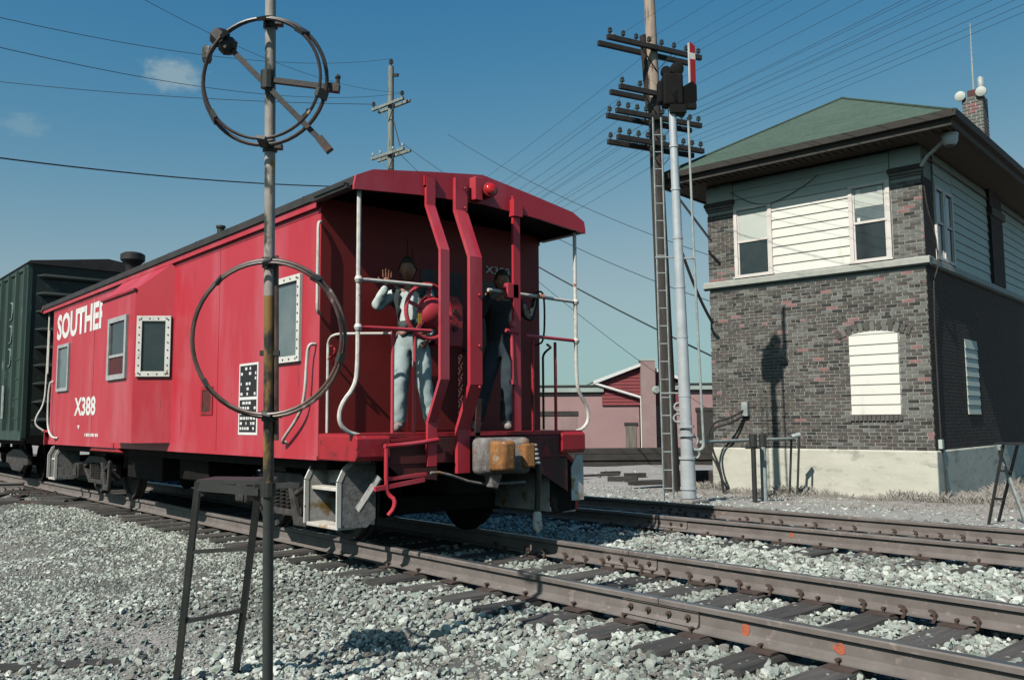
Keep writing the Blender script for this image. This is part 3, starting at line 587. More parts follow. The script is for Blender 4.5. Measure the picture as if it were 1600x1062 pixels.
ad = Vector((BX1+0.30-BX1, -SY+0.01-BY, 0)); al = ad.length; adn = ad.normalized(); an = Vector((adn.y, -adn.x, 0))
bw = win(bayo, Vector((BX1, BY, 1.83))+adn*0.035, adn, UP, an, al-0.07, 0.80, 0.07, WHITE, GLASSD, 8)
win(bw, Vector((BX1, BY, 1.92))+adn*0.12+an*0.004, adn, UP, an, al-0.24, 0.62, 0.05, WHITE, GLASSD, 0) if False else None
# lettering
place_text('lettering', 'SOUTHERN', LETTER, body, (-10.46, -SY, 2.74), EX, UP, 3.46, 0.47, NY, offset=0.036, spacing=1.0)
place_text('number', 'X388', LETTER, body, (-9.12, -SY, 1.36), EX, UP, 1.22, 0.31, NY, offset=0.03)
MB().prism([(0,0.07),(0.14,0.07),(0.07,0)], (-8.9, -SY-0.004, 1.13), (0, 0.003, 0), EX, UP).build('stencil', LETTER, body)
for i in range(9): MB().box((-8.45+i*0.083, -SY-0.004, 1.02), (-8.45+i*0.083+(0.06 if i % 3 else 0.035), -SY-0.001, 1.07)).build('stencil', LETTER, body)
# stencil data panel
def slabY(x0, x1, z0, z1, d0, d1, nm, m, par): return MB().box((x0, -SY-d1, z0), (x1, -SY-d0, z1)).build(nm, m, par)
pn = slabY(-2.43, -1.94, 1.09, 1.88, 0.0, 0.004, 'data_panel', LETTER, body)
slabY(-2.40, -1.97, 1.51, 1.855, 0.002, 0.0065, 'panel_field', PANELB, pn); slabY(-2.40, -1.97, 1.12, 1.475, 0.002, 0.0065, 'panel_field', PANELB, pn)
b = MB(); rr = random.Random(3)
for r0, zt in ((6, 1.835), (6, 1.455)):
    for i in range(r0):
        x = -2.38; z = zt-i*0.056
        while x < -2.0:
            wl = rr.uniform(0.02, 0.07)
            if rr.random() < (0.40 if zt > 1.6 else 0.72): b.box((x, -SY-0.0085, z-0.030), (min(x+wl, -1.98), -SY-0.006, z))
            x += wl+0.022
b.build('panel_print', LETTER, pn)
# recessed box, latches, grab irons on side
bx = MB(); bx.box((-3.53, -SY-0.012, 1.32), (-3.17, -SY+0.002, 1.36)); bx.box((-3.53, -SY-0.012, 1.62), (-3.17, -SY+0.002, 1.66)); bx.box((-3.53, -SY-0.012, 1.36), (-3.48, -SY+0.002, 1.62)); bx.box((-3.22, -SY-0.012, 1.36), (-3.17, -SY+0.002, 1.62))
hb = bx.build('marker_box', RED2, body); MB().box((-3.48, -SY-0.004, 1.36), (-3.22, -SY+0.002, 1.62)).build('box_back', REDDIRT, hb)
def pipe(pts, r, m, par, nm='grab_iron', it=2, n=8): return MB().tube(smoothpts(pts, it), r, n).build(nm, m, par, smooth=True)
def foot(p, par, m=RED2, r=0.03): MB().lathe([(r,0),(r,0.012),(r*0.6,0.02)], p, UP, 8).build('rail_foot', m, par)
pipe([(-0.66,-SY-0.01,1.98),(-0.66,-SY-0.07,1.98),(-0.70,-SY-0.075,1.9),(-0.73,-SY-0.075,1.5),(-0.82,-SY-0.075,1.30),(-1.25,-SY-0.07,1.02),(-1.25,-SY-0.005,1.02)], 0.016, WHITERAIL, CB)
pipe([(X1+0.02,-SY-0.01,3.18),(X1+0.06,-SY-0.06,3.16),(X1+0.06,-SY-0.06,3.0),(X1+0.06,-SY-0.06,2.5),(X1+0.06,-SY-0.06,2.30),(X1+0.02,-SY-0.01,2.27)], 0.016, WHITERAIL, CB)
pipe([(-10.72,-SY-0.07,2.95),(-10.72,-SY-0.07,2.2),(-10.72,-SY-0.07,2.15)], 0.016, WHITERAIL, CB)
pipe([(-10.55,-SY-0.005,2.0),(-10.60,-SY-0.07,1.98),(-10.60,-SY-0.075,1.4),(-10.5,-SY-0.075,1.1),(-10.2,-SY-0.07,0.98),(-10.1,-SY-0.005,0.98)], 0.018, WHITERAIL, CB)
pipe([(FE+0.1,-1.42,3.36),(FE+0.1,-1.43,2.0),(FE+0.1,-1.45,1.6),(FE+0.08,-1.58,1.35),(FE+0.08,-1.58,1.2),(FE+0.15,-1.45,1.1)], 0.018, WHITERAIL, CB, 'corner_post')
# end bulkhead: the body end itself, a door with window
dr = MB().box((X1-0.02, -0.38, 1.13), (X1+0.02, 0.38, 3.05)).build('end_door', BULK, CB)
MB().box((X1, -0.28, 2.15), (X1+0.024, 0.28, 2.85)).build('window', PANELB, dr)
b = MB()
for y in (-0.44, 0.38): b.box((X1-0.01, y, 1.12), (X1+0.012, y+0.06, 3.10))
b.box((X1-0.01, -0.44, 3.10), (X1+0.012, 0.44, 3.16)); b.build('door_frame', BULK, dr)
MB().lathe([(0.02,0),(0.02,0.04),(0.03,0.045),(0.03,0.06)], (X1+0.02, 0.30, 2.0), EX, 8).build('door_handle', DARKST, dr)
MB().box((X1-0.005, 0.55, 1.9), (X1+0.015, 1.05, 2.8)).build('window', PANELB, body)
place_text('number', 'X388', LETTER, body, (X1+0.012, 0.62, 2.90), EY, UP, 0.36, 0.085, EX)
# platform, end beam
pf = MB().box((X1+0.002, -1.45, 1.075), (0.10, 1.45, 1.115)).build('platform', RED2, CB)
b = MB(); b.box((X1+0.003, -SY-0.005, 0.865), (-0.02, -SY+0.05, 1.10)); b.box((X1+0.003, SY-0.05, 0.865), (-0.02, SY+0.005, 1.10)); b.build('side_sill', RED2, CB, bevel=0.012)
for sg in (-1, 1):
    b = MB(); k2 = [(-0.02, 0.865), (0.10, 0.865), (0.13, 0.90), (0.13, 1.07), (0.10, 1.10), (-0.02, 1.10)]
    b.prism(k2, (0, sg*(SY+0.008), 0), (0, -sg*0.36, 0), (1, 0, 0), (0, 0, 1)); b.build('end_sill_corner', RED2, CB, bevel=0.01)
b = MB(); b.box((-0.02, -1.10, 0.82), (0.10, 1.10, 1.07)); eb = b.build('end_beam', REDDIRT, CB, bevel=0.01)
MB().bar((0.115, -1.10, 1.05), (0.115, -0.62, 1.07), 0.03, 0.03).build('beam_lip', RED2, eb); MB().bar((0.115, -0.25, 1.09), (0.115, 0.6, 1.10), 0.03, 0.03).build('beam_lip', RED2, eb)
b = MB(); b.prism([(0,0.82),(0.6,0.82),(0.6,0.45),(0.1,0.72)], (0.06, 0.62, 0), (0.03,0,0), (0,1,0), (0,0,1)); b.build('beam_gusset', REDDIRT, eb)
b = MB(); b.prism([(-1.10,0.82),(-0.55,0.82),(-0.55,0.66),(-0.95,0.70)], (0.06, 0, 0), (0.03,0,0), (0,1,0), (0,0,1)); b.build('beam_gusset', REDDIRT, eb)
# corner posts and railings
for sg, mm in ((-1, WHITERAIL), (1, WHITERAIL)):
    Y = sg*1.42
    pipe([(0.05,Y,3.37),(0.05,Y,2.6),(0.05,Y,2.0),(0.05,Y+sg*0.0,1.75),(0.05,Y+sg*0.02,1.55),(0.05,Y+sg*0.17,1.38),(0.05,Y+sg*0.19,1.22),(0.05,Y+sg*0.10,1.13),(0.05,Y-sg*0.02,1.10)], 0.021, mm, CB, 'corner_post')
    for z, m in ((2.535, WHITERAIL), (2.09, RED)):
        if sg > 0: z += 0.03
        yi = -0.62 if sg < 0 else (0.10 if z > 2.3 else 0.62)
        pipe([(0.05, Y, z), (0.05, (Y+yi)/2, z+0.01), (0.09, yi, z+0.01)], 0.019, m, CB, 'railing', 1)
        MB().lathe([(0.0,-0.035),(0.028,-0.03),(0.04,0),(0.028,0.03),(0.0,0.035)], (0.055, Y, z), UP, 10).build('post_joint', mm, CB, smooth=True)
    for y in ((-1.02, -0.72) if sg < 0 else (1.12, 0.78)):
        xx = 0.02 if abs(y) > 0.75 else -0.05
        MB().tube([(xx, y, 1.11), (xx, y, 2.09)], 0.017, 8).build('stanchion', RED if sg < 0 else RED2, CB, smooth=True)
    pipe([(X1+0.10,Y,1.12),(X1+0.10,Y,1.9),(X1+0.10,Y,2.0),(X1+0.2,Y+0.0,2.06),(X1+0.35,Y-sg*0.10,2.06),(0.0,Y-sg*0.40,2.06)], 0.014, WHITERAIL if sg < 0 else BLACK, CB, 'grab_iron')
    pipe([(X1+0.02,Y-sg*0.02,2.75),(X1+0.12,Y,2.75),(X1+0.14,Y,2.5),(X1+0.12,Y,2.15),(X1+0.02,Y-sg*0.02,2.12)] if sg > 0 else [(X1+0.02,Y+0.06,1.96),(X1+0.12,Y+0.06,1.95),(X1+0.13,Y+0.06,1.88),(X1+0.02,Y+0.06,1.84)], 0.012, BLACK if sg > 0 else RED2, CB, 'grab_iron')
# bent end ladder channels
def channel(y, pts, wd, dp, nm='ladder_stile', m=RED):
    b = MB(); pts = [Vector((x, y, z)) for x, z in pts]; k2 = 4; vs = []
    sec = [(-wd/2,0),(wd/2,0),(wd/2,dp),(wd/2-0.012,dp),(wd/2-0.012,0.012),(-wd/2+0.012,0.012),(-wd/2+0.012,dp),(-wd/2,dp)]
    for i, p in enumerate(pts):
        a = pts[max(i-1, 0)]; c = pts[min(i+1, len(pts)-1)]; d = (c-a).normalized(); nrm = Vector((-d.z, 0, d.x))
        if nrm.x < 0: nrm = -nrm
        for s_, t_ in sec: vs.append(p+Vector((0, s_, 0))-nrm*t_+nrm*dp)
    n = len(sec); fs = [(i*n+j, i*n+(j+1) % n, (i+1)*n+(j+1) % n, (i+1)*n+j) for i in range(len(pts)-1) for j in range(n)]
    fs += [tuple(range(n)), tuple(range((len(pts)-1)*n, len(pts)*n))]
    b.add(vs, fs); return b.build(nm, m, CB)
bend = [(0.13,3.61),(0.13,3.32),(0.36,2.85),(0.36,1.62),(0.16,1.22),(0.16,0.80)]
c1 = channel(-0.68, bend, 0.105, 0.035)
c2 = channel(-0.31, [(0.13,3.66),(0.13,3.32),(0.36,2.82),(0.36,1.58),(0.16,1.15),(0.16,0.72)], 0.15, 0.045)
c3 = channel(0.43, [(0.14,3.60),(0.14,2.2),(0.14,1.12)], 0.095, 0.03)
for c, y in ((c1, -0.68), (c2, -0.31)):
    MB().box((0.10, y-0.07, 3.52), (0.16, y+0.07, 3.62)).build('stile_bracket', RED2, c)
MB().box((0.12, 0.37, 3.38), (0.20, 0.49, 3.56)).build('stile_bracket', RED, c3)
b = MB()
for z in (3.56, 3.36, 2.45, 1.95, 1.55): b.lathe([(0.016,0),(0.016,0.012),(0.008,0.02)], ((0.18 if z > 3.3 else 0.405), -0.275, z), EX, 6)
b.build('bolt_row', RED2, c2)
# brake wheel and housing
bwY, bwZ, bwX = -0.60, 2.30, 0.02
b = MB(); b.tube(arc((bwX, bwY, bwZ), 0.27, 0, 2*math.pi*31/32, 31, EY, UP), 0.022, 8, closed=True); wh = b.build('brake_wheel', RED, CB, smooth=True)
for i in range(5):
    a = 2*math.pi*i/5+0.3; MB().bar((bwX-0.01, bwY+0.05*math.cos(a), bwZ+0.05*math.sin(a)), (bwX, bwY+0.26*math.cos(a), bwZ+0.26*math.sin(a)), 0.035, 0.018, EX).build('spoke', RED, wh)
MB().lathe([(0.17,-0.06),(0.16,-0.02),(0.10,0.03),(0.03,0.05)], (bwX+0.01, bwY+0.06, bwZ), EX, 16).build('hub', RED, wh, smooth=True)
MB().box((bwX+0.03, bwY-0.15, bwZ-0.13), (bwX+0.034, bwY-0.11, bwZ-0.03)).build('tag', YELLOW, wh)
b = MB(); pol = [(-0.17,0),(0.17,0),(0.19,0.1),(0.19,0.42),(0.12,0.52),(-0.12,0.52),(-0.19,0.42),(-0.19,0.1)]
b.prism(pol, (-0.20, -0.28, 1.98), (0.12, 0, 0), EY, UP); hs = b.build('brake_housing', RED2, CB, bevel=0.015)
b = MB()
for y, z in ((-0.05, 0.12), (-0.05, 0.28), (0.08, 0.18), (0.08, 0.36)): b.lathe([(0.03,0),(0.03,0.015)], (-0.08, -0.28+y, 1.98+z), EX, 8)
b.build('cover_boss', REDDIRT, hs)
# chain under the housing
ch = MB()
for i in range(12): ch.tube(arc((0.06+0.004*(i % 2), -0.24, 1.86-i*0.055), 0.022, 0, 2*math.pi*9/10, 9, EY if i % 2 else EX, UP), 0.007, 5, closed=True)
ch.build('brake_chain', REDDIRT, CB); MB().tube([(0.10,-0.24,1.22),(0.11,-0.22,0.92),(0.12,-0.21,0.78)], 0.018, 8).build('brake_rod', REDDIRT, CB)
MB().prism([(0,0),(0.10,0.02),(0.08,0.5),(0.03,0.52)], (0.05,-0.20,0.75), (0.02,0,0), EY, UP).build('lever_plate', RED2, CB)
MB().bar((0.12,-0.10,0.70),(0.12,-0.05,1.45), 0.06, 0.02, EX).build('lever_plate', REDDIRT, CB)
# angle cock lever bits at right stile
b = MB(); b.tube([(0.16,0.36,2.2),(0.17,0.36,1.62)], 0.018, 8); b.tube([(0.16,0.28,2.16),(0.17,0.44,2.14)], 0.02, 8); b.lathe([(0.03,0),(0.035,0.03),(0.02,0.06)], (0.17,0.36,2.2), UP, 8); b.lathe([(0.035,0),(0.035,0.05)], (0.17,0.36,1.60), UP, 8); b.build('valve_handle', RED, CB, smooth=True)
b = MB(); b.box((0.10,0.30,2.50),(0.17,0.46,2.66)); b.tube([(0.13,0.26,2.62),(0.13,0.36,2.60)],0.025,8); b.build('rail_bracket', RED, CB, bevel=0.01)
# tail light
lb = MB().box((0.12,-0.17,3.46),(0.22,-0.07,3.70)).build('lamp_bracket', RED, CB, bevel=0.008)
b = MB(); b.lathe([(0.065,-0.14),(0.075,-0.03),(0.078,0.02),(0.07,0.025)], (0.25,0.0,3.58), (1,-0.3,0), 16); b.build('lamp_housing', RED2, lb, smooth=True)
MB().lathe([(0.062,0.02),(0.058,0.038),(0.04,0.052),(0.012,0.058)], (0.25,0.0,3.58), (1,-0.3,0), 16).build('lamp_lens', LENS, lb, smooth=True)
# coupler
cp = MB(); cp.box((-0.1,-0.09,0.76),(0.32,0.09,0.96)); cpl = cp.build('coupler_shank', COUPGREY, CB, bevel=0.02)
b = MB(); b.prism([(0.22,-0.24),(0.34,-0.26),(0.44,-0.16),(0.42,-0.05),(0.40,0.10),(0.50,0.20),(0.52,0.30),(0.42,0.32),(0.30,0.24),(0.22,0.14)], (0,0,0.70), (0,0,0.36), EX, EY); b.build('coupler_head', COUPGREY, cpl, bevel=0.06, smooth=True)
b = MB(); b.prism([(0.36,-0.14),(0.50,-0.20),(0.60,-0.12),(0.60,0.02),(0.52,0.07),(0.46,0.0),(0.40,0.0)], (0,0,0.74), (0,0,0.29), EX, EY); b.build('knuckle', COUPLER, cpl, bevel=0.035, smooth=True)
b = MB(); b.prism([(0.40,0.16),(0.54,0.20),(0.56,0.32),(0.46,0.34)], (0,0,0.76), (0,0,0.24), EX, EY); b.build('guard_arm', COUPLER, cpl, bevel=0.02)
b = MB(); b.prism([(0,0),(0.16,0),(0.10,-0.14),(0.03,-0.12)], (0.30,-0.14,0.70), (0.10,0,0), EY, UP); b.build('lock_lifter', COUPGREY, cpl, bevel=0.01)
# uncoupling lever
pipe([(0.20,-1.22,1.00),(0.20,-1.18,1.0),(0.20,-0.85,1.02),(0.20,-0.62,1.05)], 0.022, RED, CB, 'uncoupling_lever', 1)
pipe([(0.20,-1.20,1.02),(0.20,-1.20,0.62),(0.20,-1.17,0.56),(0.24,-1.13,0.52),(0.24,-1.14,0.44),(0.22,-1.19,0.38)], 0.02, RED, CB, 'uncoupling_lever', 1)
pipe([(0.22,-0.72,0.74),(0.24,-0.6,0.74),(0.26,-0.2,0.61),(0.28,0.1,0.60),(0.28,0.42,0.60)], 0.014, COUPGREY, CB, 'uncoupling_rod', 1)
b = MB(); b.bar((0.18,-1.18,0.70),(0.18,-0.75,0.73),0.05,0.03); b.bar((0.20,-1.32,0.62),(0.20,-0.78,0.68),0.03,0.04); b.build('lever_bracket', RED, CB)
# air hose with gladhand
b = MB(); b.tube(smoothpts([(0.16,0.52,0.93),(0.28,0.55,0.92),(0.33,0.56,0.80),(0.33,0.56,0.55),(0.32,0.55,0.30)],2), 0.032, 8); b.build('air_hose', BLACK, CB, smooth=True)
b = MB()
for i in range(5): b.tube(arc((0.26+0.012*i,0.54,0.97-0.045*i),0.045,0,2*math.pi*11/12,11,EX,EY),0.014,6,closed=True)
b.build('hose_clamp', SILVER, CB, smooth=True)
b = MB(); b.lathe([(0.03,0),(0.045,0.03),(0.045,0.09),(0.03,0.12)],(0.32,0.55,0.18),UP,10); b.prism([(-0.05,0),(0.05,0.0),(0.06,-0.07),(0.0,-0.13),(-0.04,-0.08)],(0.30,0.55,0.20),(0.04,0,0),EY,UP); b.build('gladhand', STEPW, CB, bevel=0.006)
# steps at both near corners (and far near-side corner)
def steps(x0, x1, ys, yi, near_m=STEPG):
    st = MB()
    s = -1 if ys < 0 else 1
    # side plates with rounded top
    prof = [(0,0.24),(0,0.66),(0.06,0.78),(0.16,0.85),(0.34,0.85),(0.40,0.80),(0.40,0.30),(0.30,0.22)]
    for x, mm in ((x0, STEPW), (x1, near_m)):
        b = MB(); b.prism(prof, (x-0.006, ys, 0), (0.012,0,0), (0,-s,0), UP); b.build('step_side', mm, CB)
        b = MB(); pts = [(x, ys-s*a, z) for a, z in prof[:5]]
        for p, q in zip(pts, pts[1:]): b.bar(p, q, 0.045, 0.02, EX)
        b.build('step_edge', WHITE if ys < 0 else RED2, CB)
    for i, (z, off) in enumerate(((0.25, 0.0), (0.60, 0.05))):
        b = MB(); b.box((x0+0.008, ys-s*off, z-0.035), (x1-0.008, ys-s*(off+0.20), z)); b.build('step_tread', STEPW, CB, bevel=0.006)
    b = MB(); b.box((x0+0.008, ys-s*0.38, 0.24), (x1-0.008, ys-s*0.40, 0.84)); b.build('step_back', STEPW, CB)
    b = MB(); b.box((x0+0.008, ys-s*0.24, 0.62), (x1-0.008, ys-s*0.26, 0.80)); b.build('step_riser', STEPW, CB)
steps(-0.93, -0.30, -1.40, -1.0)
steps(-0.93, 0.02, 1.42, 1.0, UNDER)  # near side plate coloured black to carry its shade
MB().prism([(0,0.34),(0,0.70),(0.08,0.84),(0.17,0.84),(0.19,0.72),(0.19,0.34)], (0.03, 1.33, 0), (0.012,0,0), EY, UP).build('step_guard', STEPW, CB)
steps(-10.95, -10.45, -1.40, -1.0)
b = MB(); b.bar((-0.02,-1.36,0.42),(0.12,-1.22,0.72),0.02,0.10,EX); b.build('pole_pocket', STEPG, CB)
# underframe, trucks
b = MB(); b.box((X0,-0.45,0.60),(X1,0.45,0.86)); b.box((X0,-1.36,0.76),(X1,1.36,0.865)); b.build('underframe', UNDER, CB)
MB().box((-6.9,-1.25,0.42),(-5.4,-0.5,0.78)).build('battery_box', UNDER, CB, bevel=0.02); MB().box((-4.9,-1.2,0.48),(-3.9,-0.6,0.76)).build('tool_box', UNDER, CB, bevel=0.02); MB().lathe([(0.2,-0.6),(0.21,-0.55),(0.21,0.55),(0.2,0.6)],(-5.6,0.8,0.55),EX,12).build('air_tank', UNDER, CB)
b = MB(); b.prism([(-6.85,0.88),(-6.85,0.96),(-7.9,0.96),(-8.2,0.80),(-6.6,0.80)], (0,-1.44,0), (0,0.03,0), EX, UP); b.build('skirt_plate', RED2, CB)
WP = [(0.02,-0.075),(0.40,-0.075),(0.455,-0.06),(0.455,-0.035),(0.425,-0.03),(0.42,0.06),(0.36,0.06),(0.33,0.01),(0.12,-0.02),(0.10,0.07),(0.02,0.07)]
def truck(xc, hx=1.0):
    for dx in (-0.86, 0.86):
        ax = MB().tube([(xc+dx,-1.12,0.42),(xc+dx,1.12,0.42)],0.07,10).build('axle', UNDER, CB)
        for sg in (-1, 1): MB().lathe(WP, (xc+dx, sg*0.78, 0.42), (0, sg, 0), 24).build('wheel', UNDER if sg > 0 else GREASE, CB, smooth=True)
        for sg in (-1, 1):
            b = MB(); b.box((xc+dx-0.13, sg*1.02, 0.30),(xc+dx+0.13, sg*1.24, 0.54)); j = b.build('journal_box', GREASE, CB, bevel=0.02)
            MB().box((xc+dx-0.10, sg*1.24, 0.32),(xc+dx+0.10, sg*1.265, 0.50)).build('journal_lid', GREASE, j, bevel=0.01)
    for sg in (-1, 1):
        b = MB(); top = [(-1.10,0.56),(-0.72,0.56),(-0.42,0.68),(0.42,0.68),(0.72,0.56),(1.10,0.56),(1.10,0.47),(0.70,0.46),(0.40,0.56),(-0.40,0.56),(-0.70,0.46),(-1.10,0.47)]
        b.prism(top, (xc, sg*1.06, 0), (0, sg*0.09, 0), EX, UP)
        bot = [(-0.74,0.46),(-0.40,0.22),(0.40,0.22),(0.74,0.46),(0.66,0.46),(0.36,0.29),(-0.36,0.29),(-0.66,0.46)]
        b.prism(bot, (xc, sg*1.06, 0), (0, sg*0.09, 0), EX, UP)
        for x in (-0.36, 0.28): b.box((xc+x, sg*1.06, 0.28),(xc+x+0.08, sg*1.15, 0.57))
        b.build('side_frame', GREASE, CB, bevel=0.012)
        b = MB()
        for x in (-0.14, 0.0, 0.14):
            b.tube([Vector((xc+x+0.055*math.cos(t*0.9), sg*1.10+0.055*math.sin(t*0.9), 0.29+0.26*t/44)) for t in range(45)], 0.013, 5)
        b.build('truck_spring', BLACK, CB)
        b = MB(); b.tube([(xc+hx-0.14, sg*1.27, 0.45),(xc+hx+0.2, sg*1.27, 0.58),(xc+hx+0.27, sg*1.27, 0.62)],0.03,8); b.prism([(-0.02,0.15),(0.24,0.15),(0.30,0.62),(0.22,0.62),(0.18,0.24),(0.06,0.24),(-0.1,0.58),(-0.18,0.58)],(xc+hx,sg*1.26,0.02),(0,sg*0.05,0),EX,UP); b.build('brake_hanger', GREASE, CB, bevel=0.008)
    MB().box((xc-0.17,-1.0,0.36),(xc+0.17,1.0,0.62)).build('bolster', UNDER, CB)
truck(-1.97, 0.62); truck(-8.9)
MB().box((-0.55,-0.30,0.50),(-0.03,0.30,0.76)).build('added_draft_gear', UNDER, CB, bevel=0.02)  # dark gear, beam and hangers added to deepen the shade below the end
MB().box((-0.62,-0.62,0.28),(-0.50,0.62,0.46)).build('added_brake_beam', UNDER, CB, bevel=0.02)
for y in (-0.55, 0.55): MB().bar((-0.56,y,0.45),(-0.5,y,0.80),0.05,0.03).build('added_beam_hanger', UNDER, CB)
MB().tube([(-0.3,0.45,0.66),(-3.0,0.45,0.66)],0.03,8).build('train_line', UNDER, CB)
for sg in (-1, 1): # far end
    pass
b = MB(); b.box((FE,-1.45,1.075),(X0-0.002,1.45,1.115)); b.box((FE-0.06,-1.40,0.84),(FE,1.40,1.07)); b.build('end_beam', RED2, CB)
b = MB(); b.box((FE-0.5,-0.1,0.76),(FE,0.1,0.96)); b.box((FE-0.72,-0.2,0.72),(FE-0.5,0.2,1.0)); b.build('coupler_shank', UNDER, CB, bevel=0.02)

# ------------------------------------------------------------------ boxcar
BX = thing('boxcar', (-20, 0, 0), 'dark green boxcar coupled behind the red caboose', 'boxcar')
bx1, bx0 = -12.72, -27.5; BS = 1.50
bb = MB().box((bx0,-BS,0.98),(bx1,BS,4.52)).build('body', [BOXG][0], BX)
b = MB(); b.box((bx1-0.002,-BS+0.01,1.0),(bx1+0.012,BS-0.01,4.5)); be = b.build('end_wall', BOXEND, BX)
for i in range(9):
    z = 1.30+i*0.37; b = MB(); b.tube([(bx1+0.0,-1.36,z),(bx1+0.03,-1.22,z),(bx1+0.03,1.22,z),(bx1,1.36,z)],[0.01,0.055,0.055,0.01],8); b.build('end_rib', BOXEND, be, smooth=True)
b = MB(); rp = [(-1.56,4.50),(-1.50,4.56),(0,4.76),(1.50,4.56),(1.56,4.50)]; b.prism(rp,(bx0,0,0),(bx1+0.06-bx0,0,0),EY,UP); rf = b.build('roof', ROOFBLK, BX)
for i in range(14):
    x = bx1-0.15-i*0.72
    b = MB(); b.prism([(-0.06,0),(0.06,0),(0.04,0.07),(-0.04,0.07)],(x,-BS,1.10),(0,0,3.35),EX,(0,-1,0)); b.build('side_post', BOXG, BX)
b = MB(); b.box((bx0,-BS-0.03,0.90),(bx1,-BS+0.05,1.10)); b.box((bx0,-BS-0.03,4.40),(bx1+0.01,-BS+0.02,4.52)); b.box((bx1-0.08,-BS-0.02,0.95),(bx1+0.03,-BS+0.06,4.52)); b.build('side_sill', BOXG, BX)
def ring2(cx, cz, w_, h_): return [(cx-w_, -BS-0.012, cz-h_), (cx+w_*0.7, -BS-0.012, cz-h_), (cx+w_, -BS-0.012, cz), (cx+w_*0.7, -BS-0.012, cz+h_), (cx-w_, -BS-0.012, cz+h_)]
b = MB()
for cz in (3.65, 3.15, 2.65): b.tube(smoothpts(ring2(-14.15, cz, 0.13, 0.18), 1), 0.018, 5, closed=True)
b.build('chalk_marking', CHALK, BX)
b = MB(); b.tube([(-14.15,-BS-0.09,2.05),(-14.15,-BS-0.09,1.35)],0.035,8); b.build('placard_tube', LADGREY, BX)
for z in (1.35, 1.75, 2.15, 2.55): MB().tube([(bx1-0.55,-BS-0.01,z),(bx1-0.55,-BS-0.07,z),(bx1-0.12,-BS-0.07,z),(bx1-0.12,-BS-0.01,z)],0.012,6).build('ladder_rung', BOXG, BX)
b = MB(); b.box((bx0,-0.5,0.72),(bx1,0.5,0.98)); b.box((bx1,-0.12,0.74),(bx1+0.55,0.12,0.98)); b.box((bx1-0.05,-1.4,0.84),(bx1+0.02,1.4,0.99)); b.build('underframe', UNDER, BX)
for xc in (-14.9, -25.2):
    for dx in (-0.86, 0.86):
        MB().tube([(xc+dx,-1.1,0.42),(xc+dx,1.1,0.42)],0.07,8).build('axle', UNDER, BX)
        for sg in (-1, 1): MB().lathe(WP,(xc+dx,sg*0.78,0.42),(0,sg,0),20).build('wheel', UNDER, BX, smooth=True)
    for sg in (-1, 1):
        b = MB(); b.prism([(-1.05,0.55),(-0.4,0.68),(0.4,0.68),(1.05,0.55),(1.05,0.36),(0.75,0.34),(0.4,0.20),(-0.4,0.20),(-0.75,0.34),(-1.05,0.36)],(xc,sg*1.04,0),(0,sg*0.1,0),EX,UP); b.build('side_frame', GREASE, BX, bevel=0.02)

# ------------------------------------------------------------------ order hoop stand in the foreground
HP = thing('train_order_stand', (2.10,-3.22,-0.40), 'tall train order pole with two hoops and a step ladder, in front of caboose', 'signal stand')
pa = Vector((2.105,-3.225,-0.42)); pb = Vector((2.455,-3.46,3.95)); pd = (pb-pa).normalized()
def onp(z): return pa+(pb-pa)*((z-pa.z)/(pb.z-pa.z))
b = MB(); b.cur = 1; b.tube([pa, onp(0.86)], 0.0312, 14, caps=False); b.cur = 2; b.tube([onp(0.86), onp(1.95)], 0.031, 14, caps=False); b.cur = 0; b.tube([onp(1.95), pb], 0.031, 14)
PIPED = mat('pipe_dark', (0.055, 0.062, 0.055), (0.03, 0.034, 0.03), 5, 0.5, stain=[((0.30, 0.31, 0.28), 9, 0.62, 0.06)], bump=0.2, stretch=(1, 1, 0.5))
PIPEY = mat('pipe_yellowed', (0.30, 0.17, 0.045), (0.20, 0.12, 0.05), 4, 0.5, stain=[((0.03, 0.03, 0.025), 4, 0.50, 0.06), ((0.36, 0.30, 0.28), 7, 0.62, 0.05)], bump=0.2, stretch=(1, 1, 0.4))
b.build('pole', [PIPE, PIPED, PIPEY], HP, smooth=True)
MB().tube([onp(0.88), onp(0.80)], 0.045, 12).build('pole_collar', DARKST, HP)
RV = Vector((CR.x, CR.y, 0)).normalized(); TV = Vector((CF.x, CF.y, 0)).normalized()
def hoop(zc, rad, off, yawdeg, m, k_=0.935, gap=0.06):
    c = onp(zc)+RV*off-TV*0.05; e1 = (RV*math.cos(R(yawdeg))+TV*math.sin(R(yawdeg))); e2 = pd; nn = e1.cross(e2)
    h = MB().tube(arc(c, rad, 0, 2*math.pi*47/48, 47, e1, e2), 0.0115, 8, closed=True).build('hoop', m, HP, smooth=True)
    c2 = c+nn*gap+e1*0.004
    h2 = MB().tube(arc(c2, rad*k_, 0, 2*math.pi*47/48, 47, e1, e2), 0.0095, 8, closed=True).build('hoop', m, HP, smooth=True)
    for a in (130, 215, 50, -15, 90, 270):
        a = R(a); p = c+e1*rad*math.cos(a)+e2*rad*math.sin(a); q = c2+e1*rad*k_*math.cos(a)+e2*rad*k_*math.sin(a)
        MB().bar(p+(p-q)*0.25, q+(q-p)*0.25, 0.05, 0.022, nn).build('hoop_clip', DARKST, HP)
    for zz in (zc+rad*0.98, zc-rad*0.98):
        p = onp(zz); MB().tube([p-pd*0.03, p+pd*0.03], 0.042, 12).build('pole_clamp', DARKST, HP, smooth=True)
        MB().bar(p+RV*-0.02, p+RV*0.07, 0.05, 0.03).build('clamp_ear', DARKST, HP)
    return c, e1, e2
hc, he1, he2 = hoop(3.16, 0.362, -0.018, -4, HOOP)
hoop(1.70, 0.448, 0.008, -4, HOOPW, 0.962, 0.035)
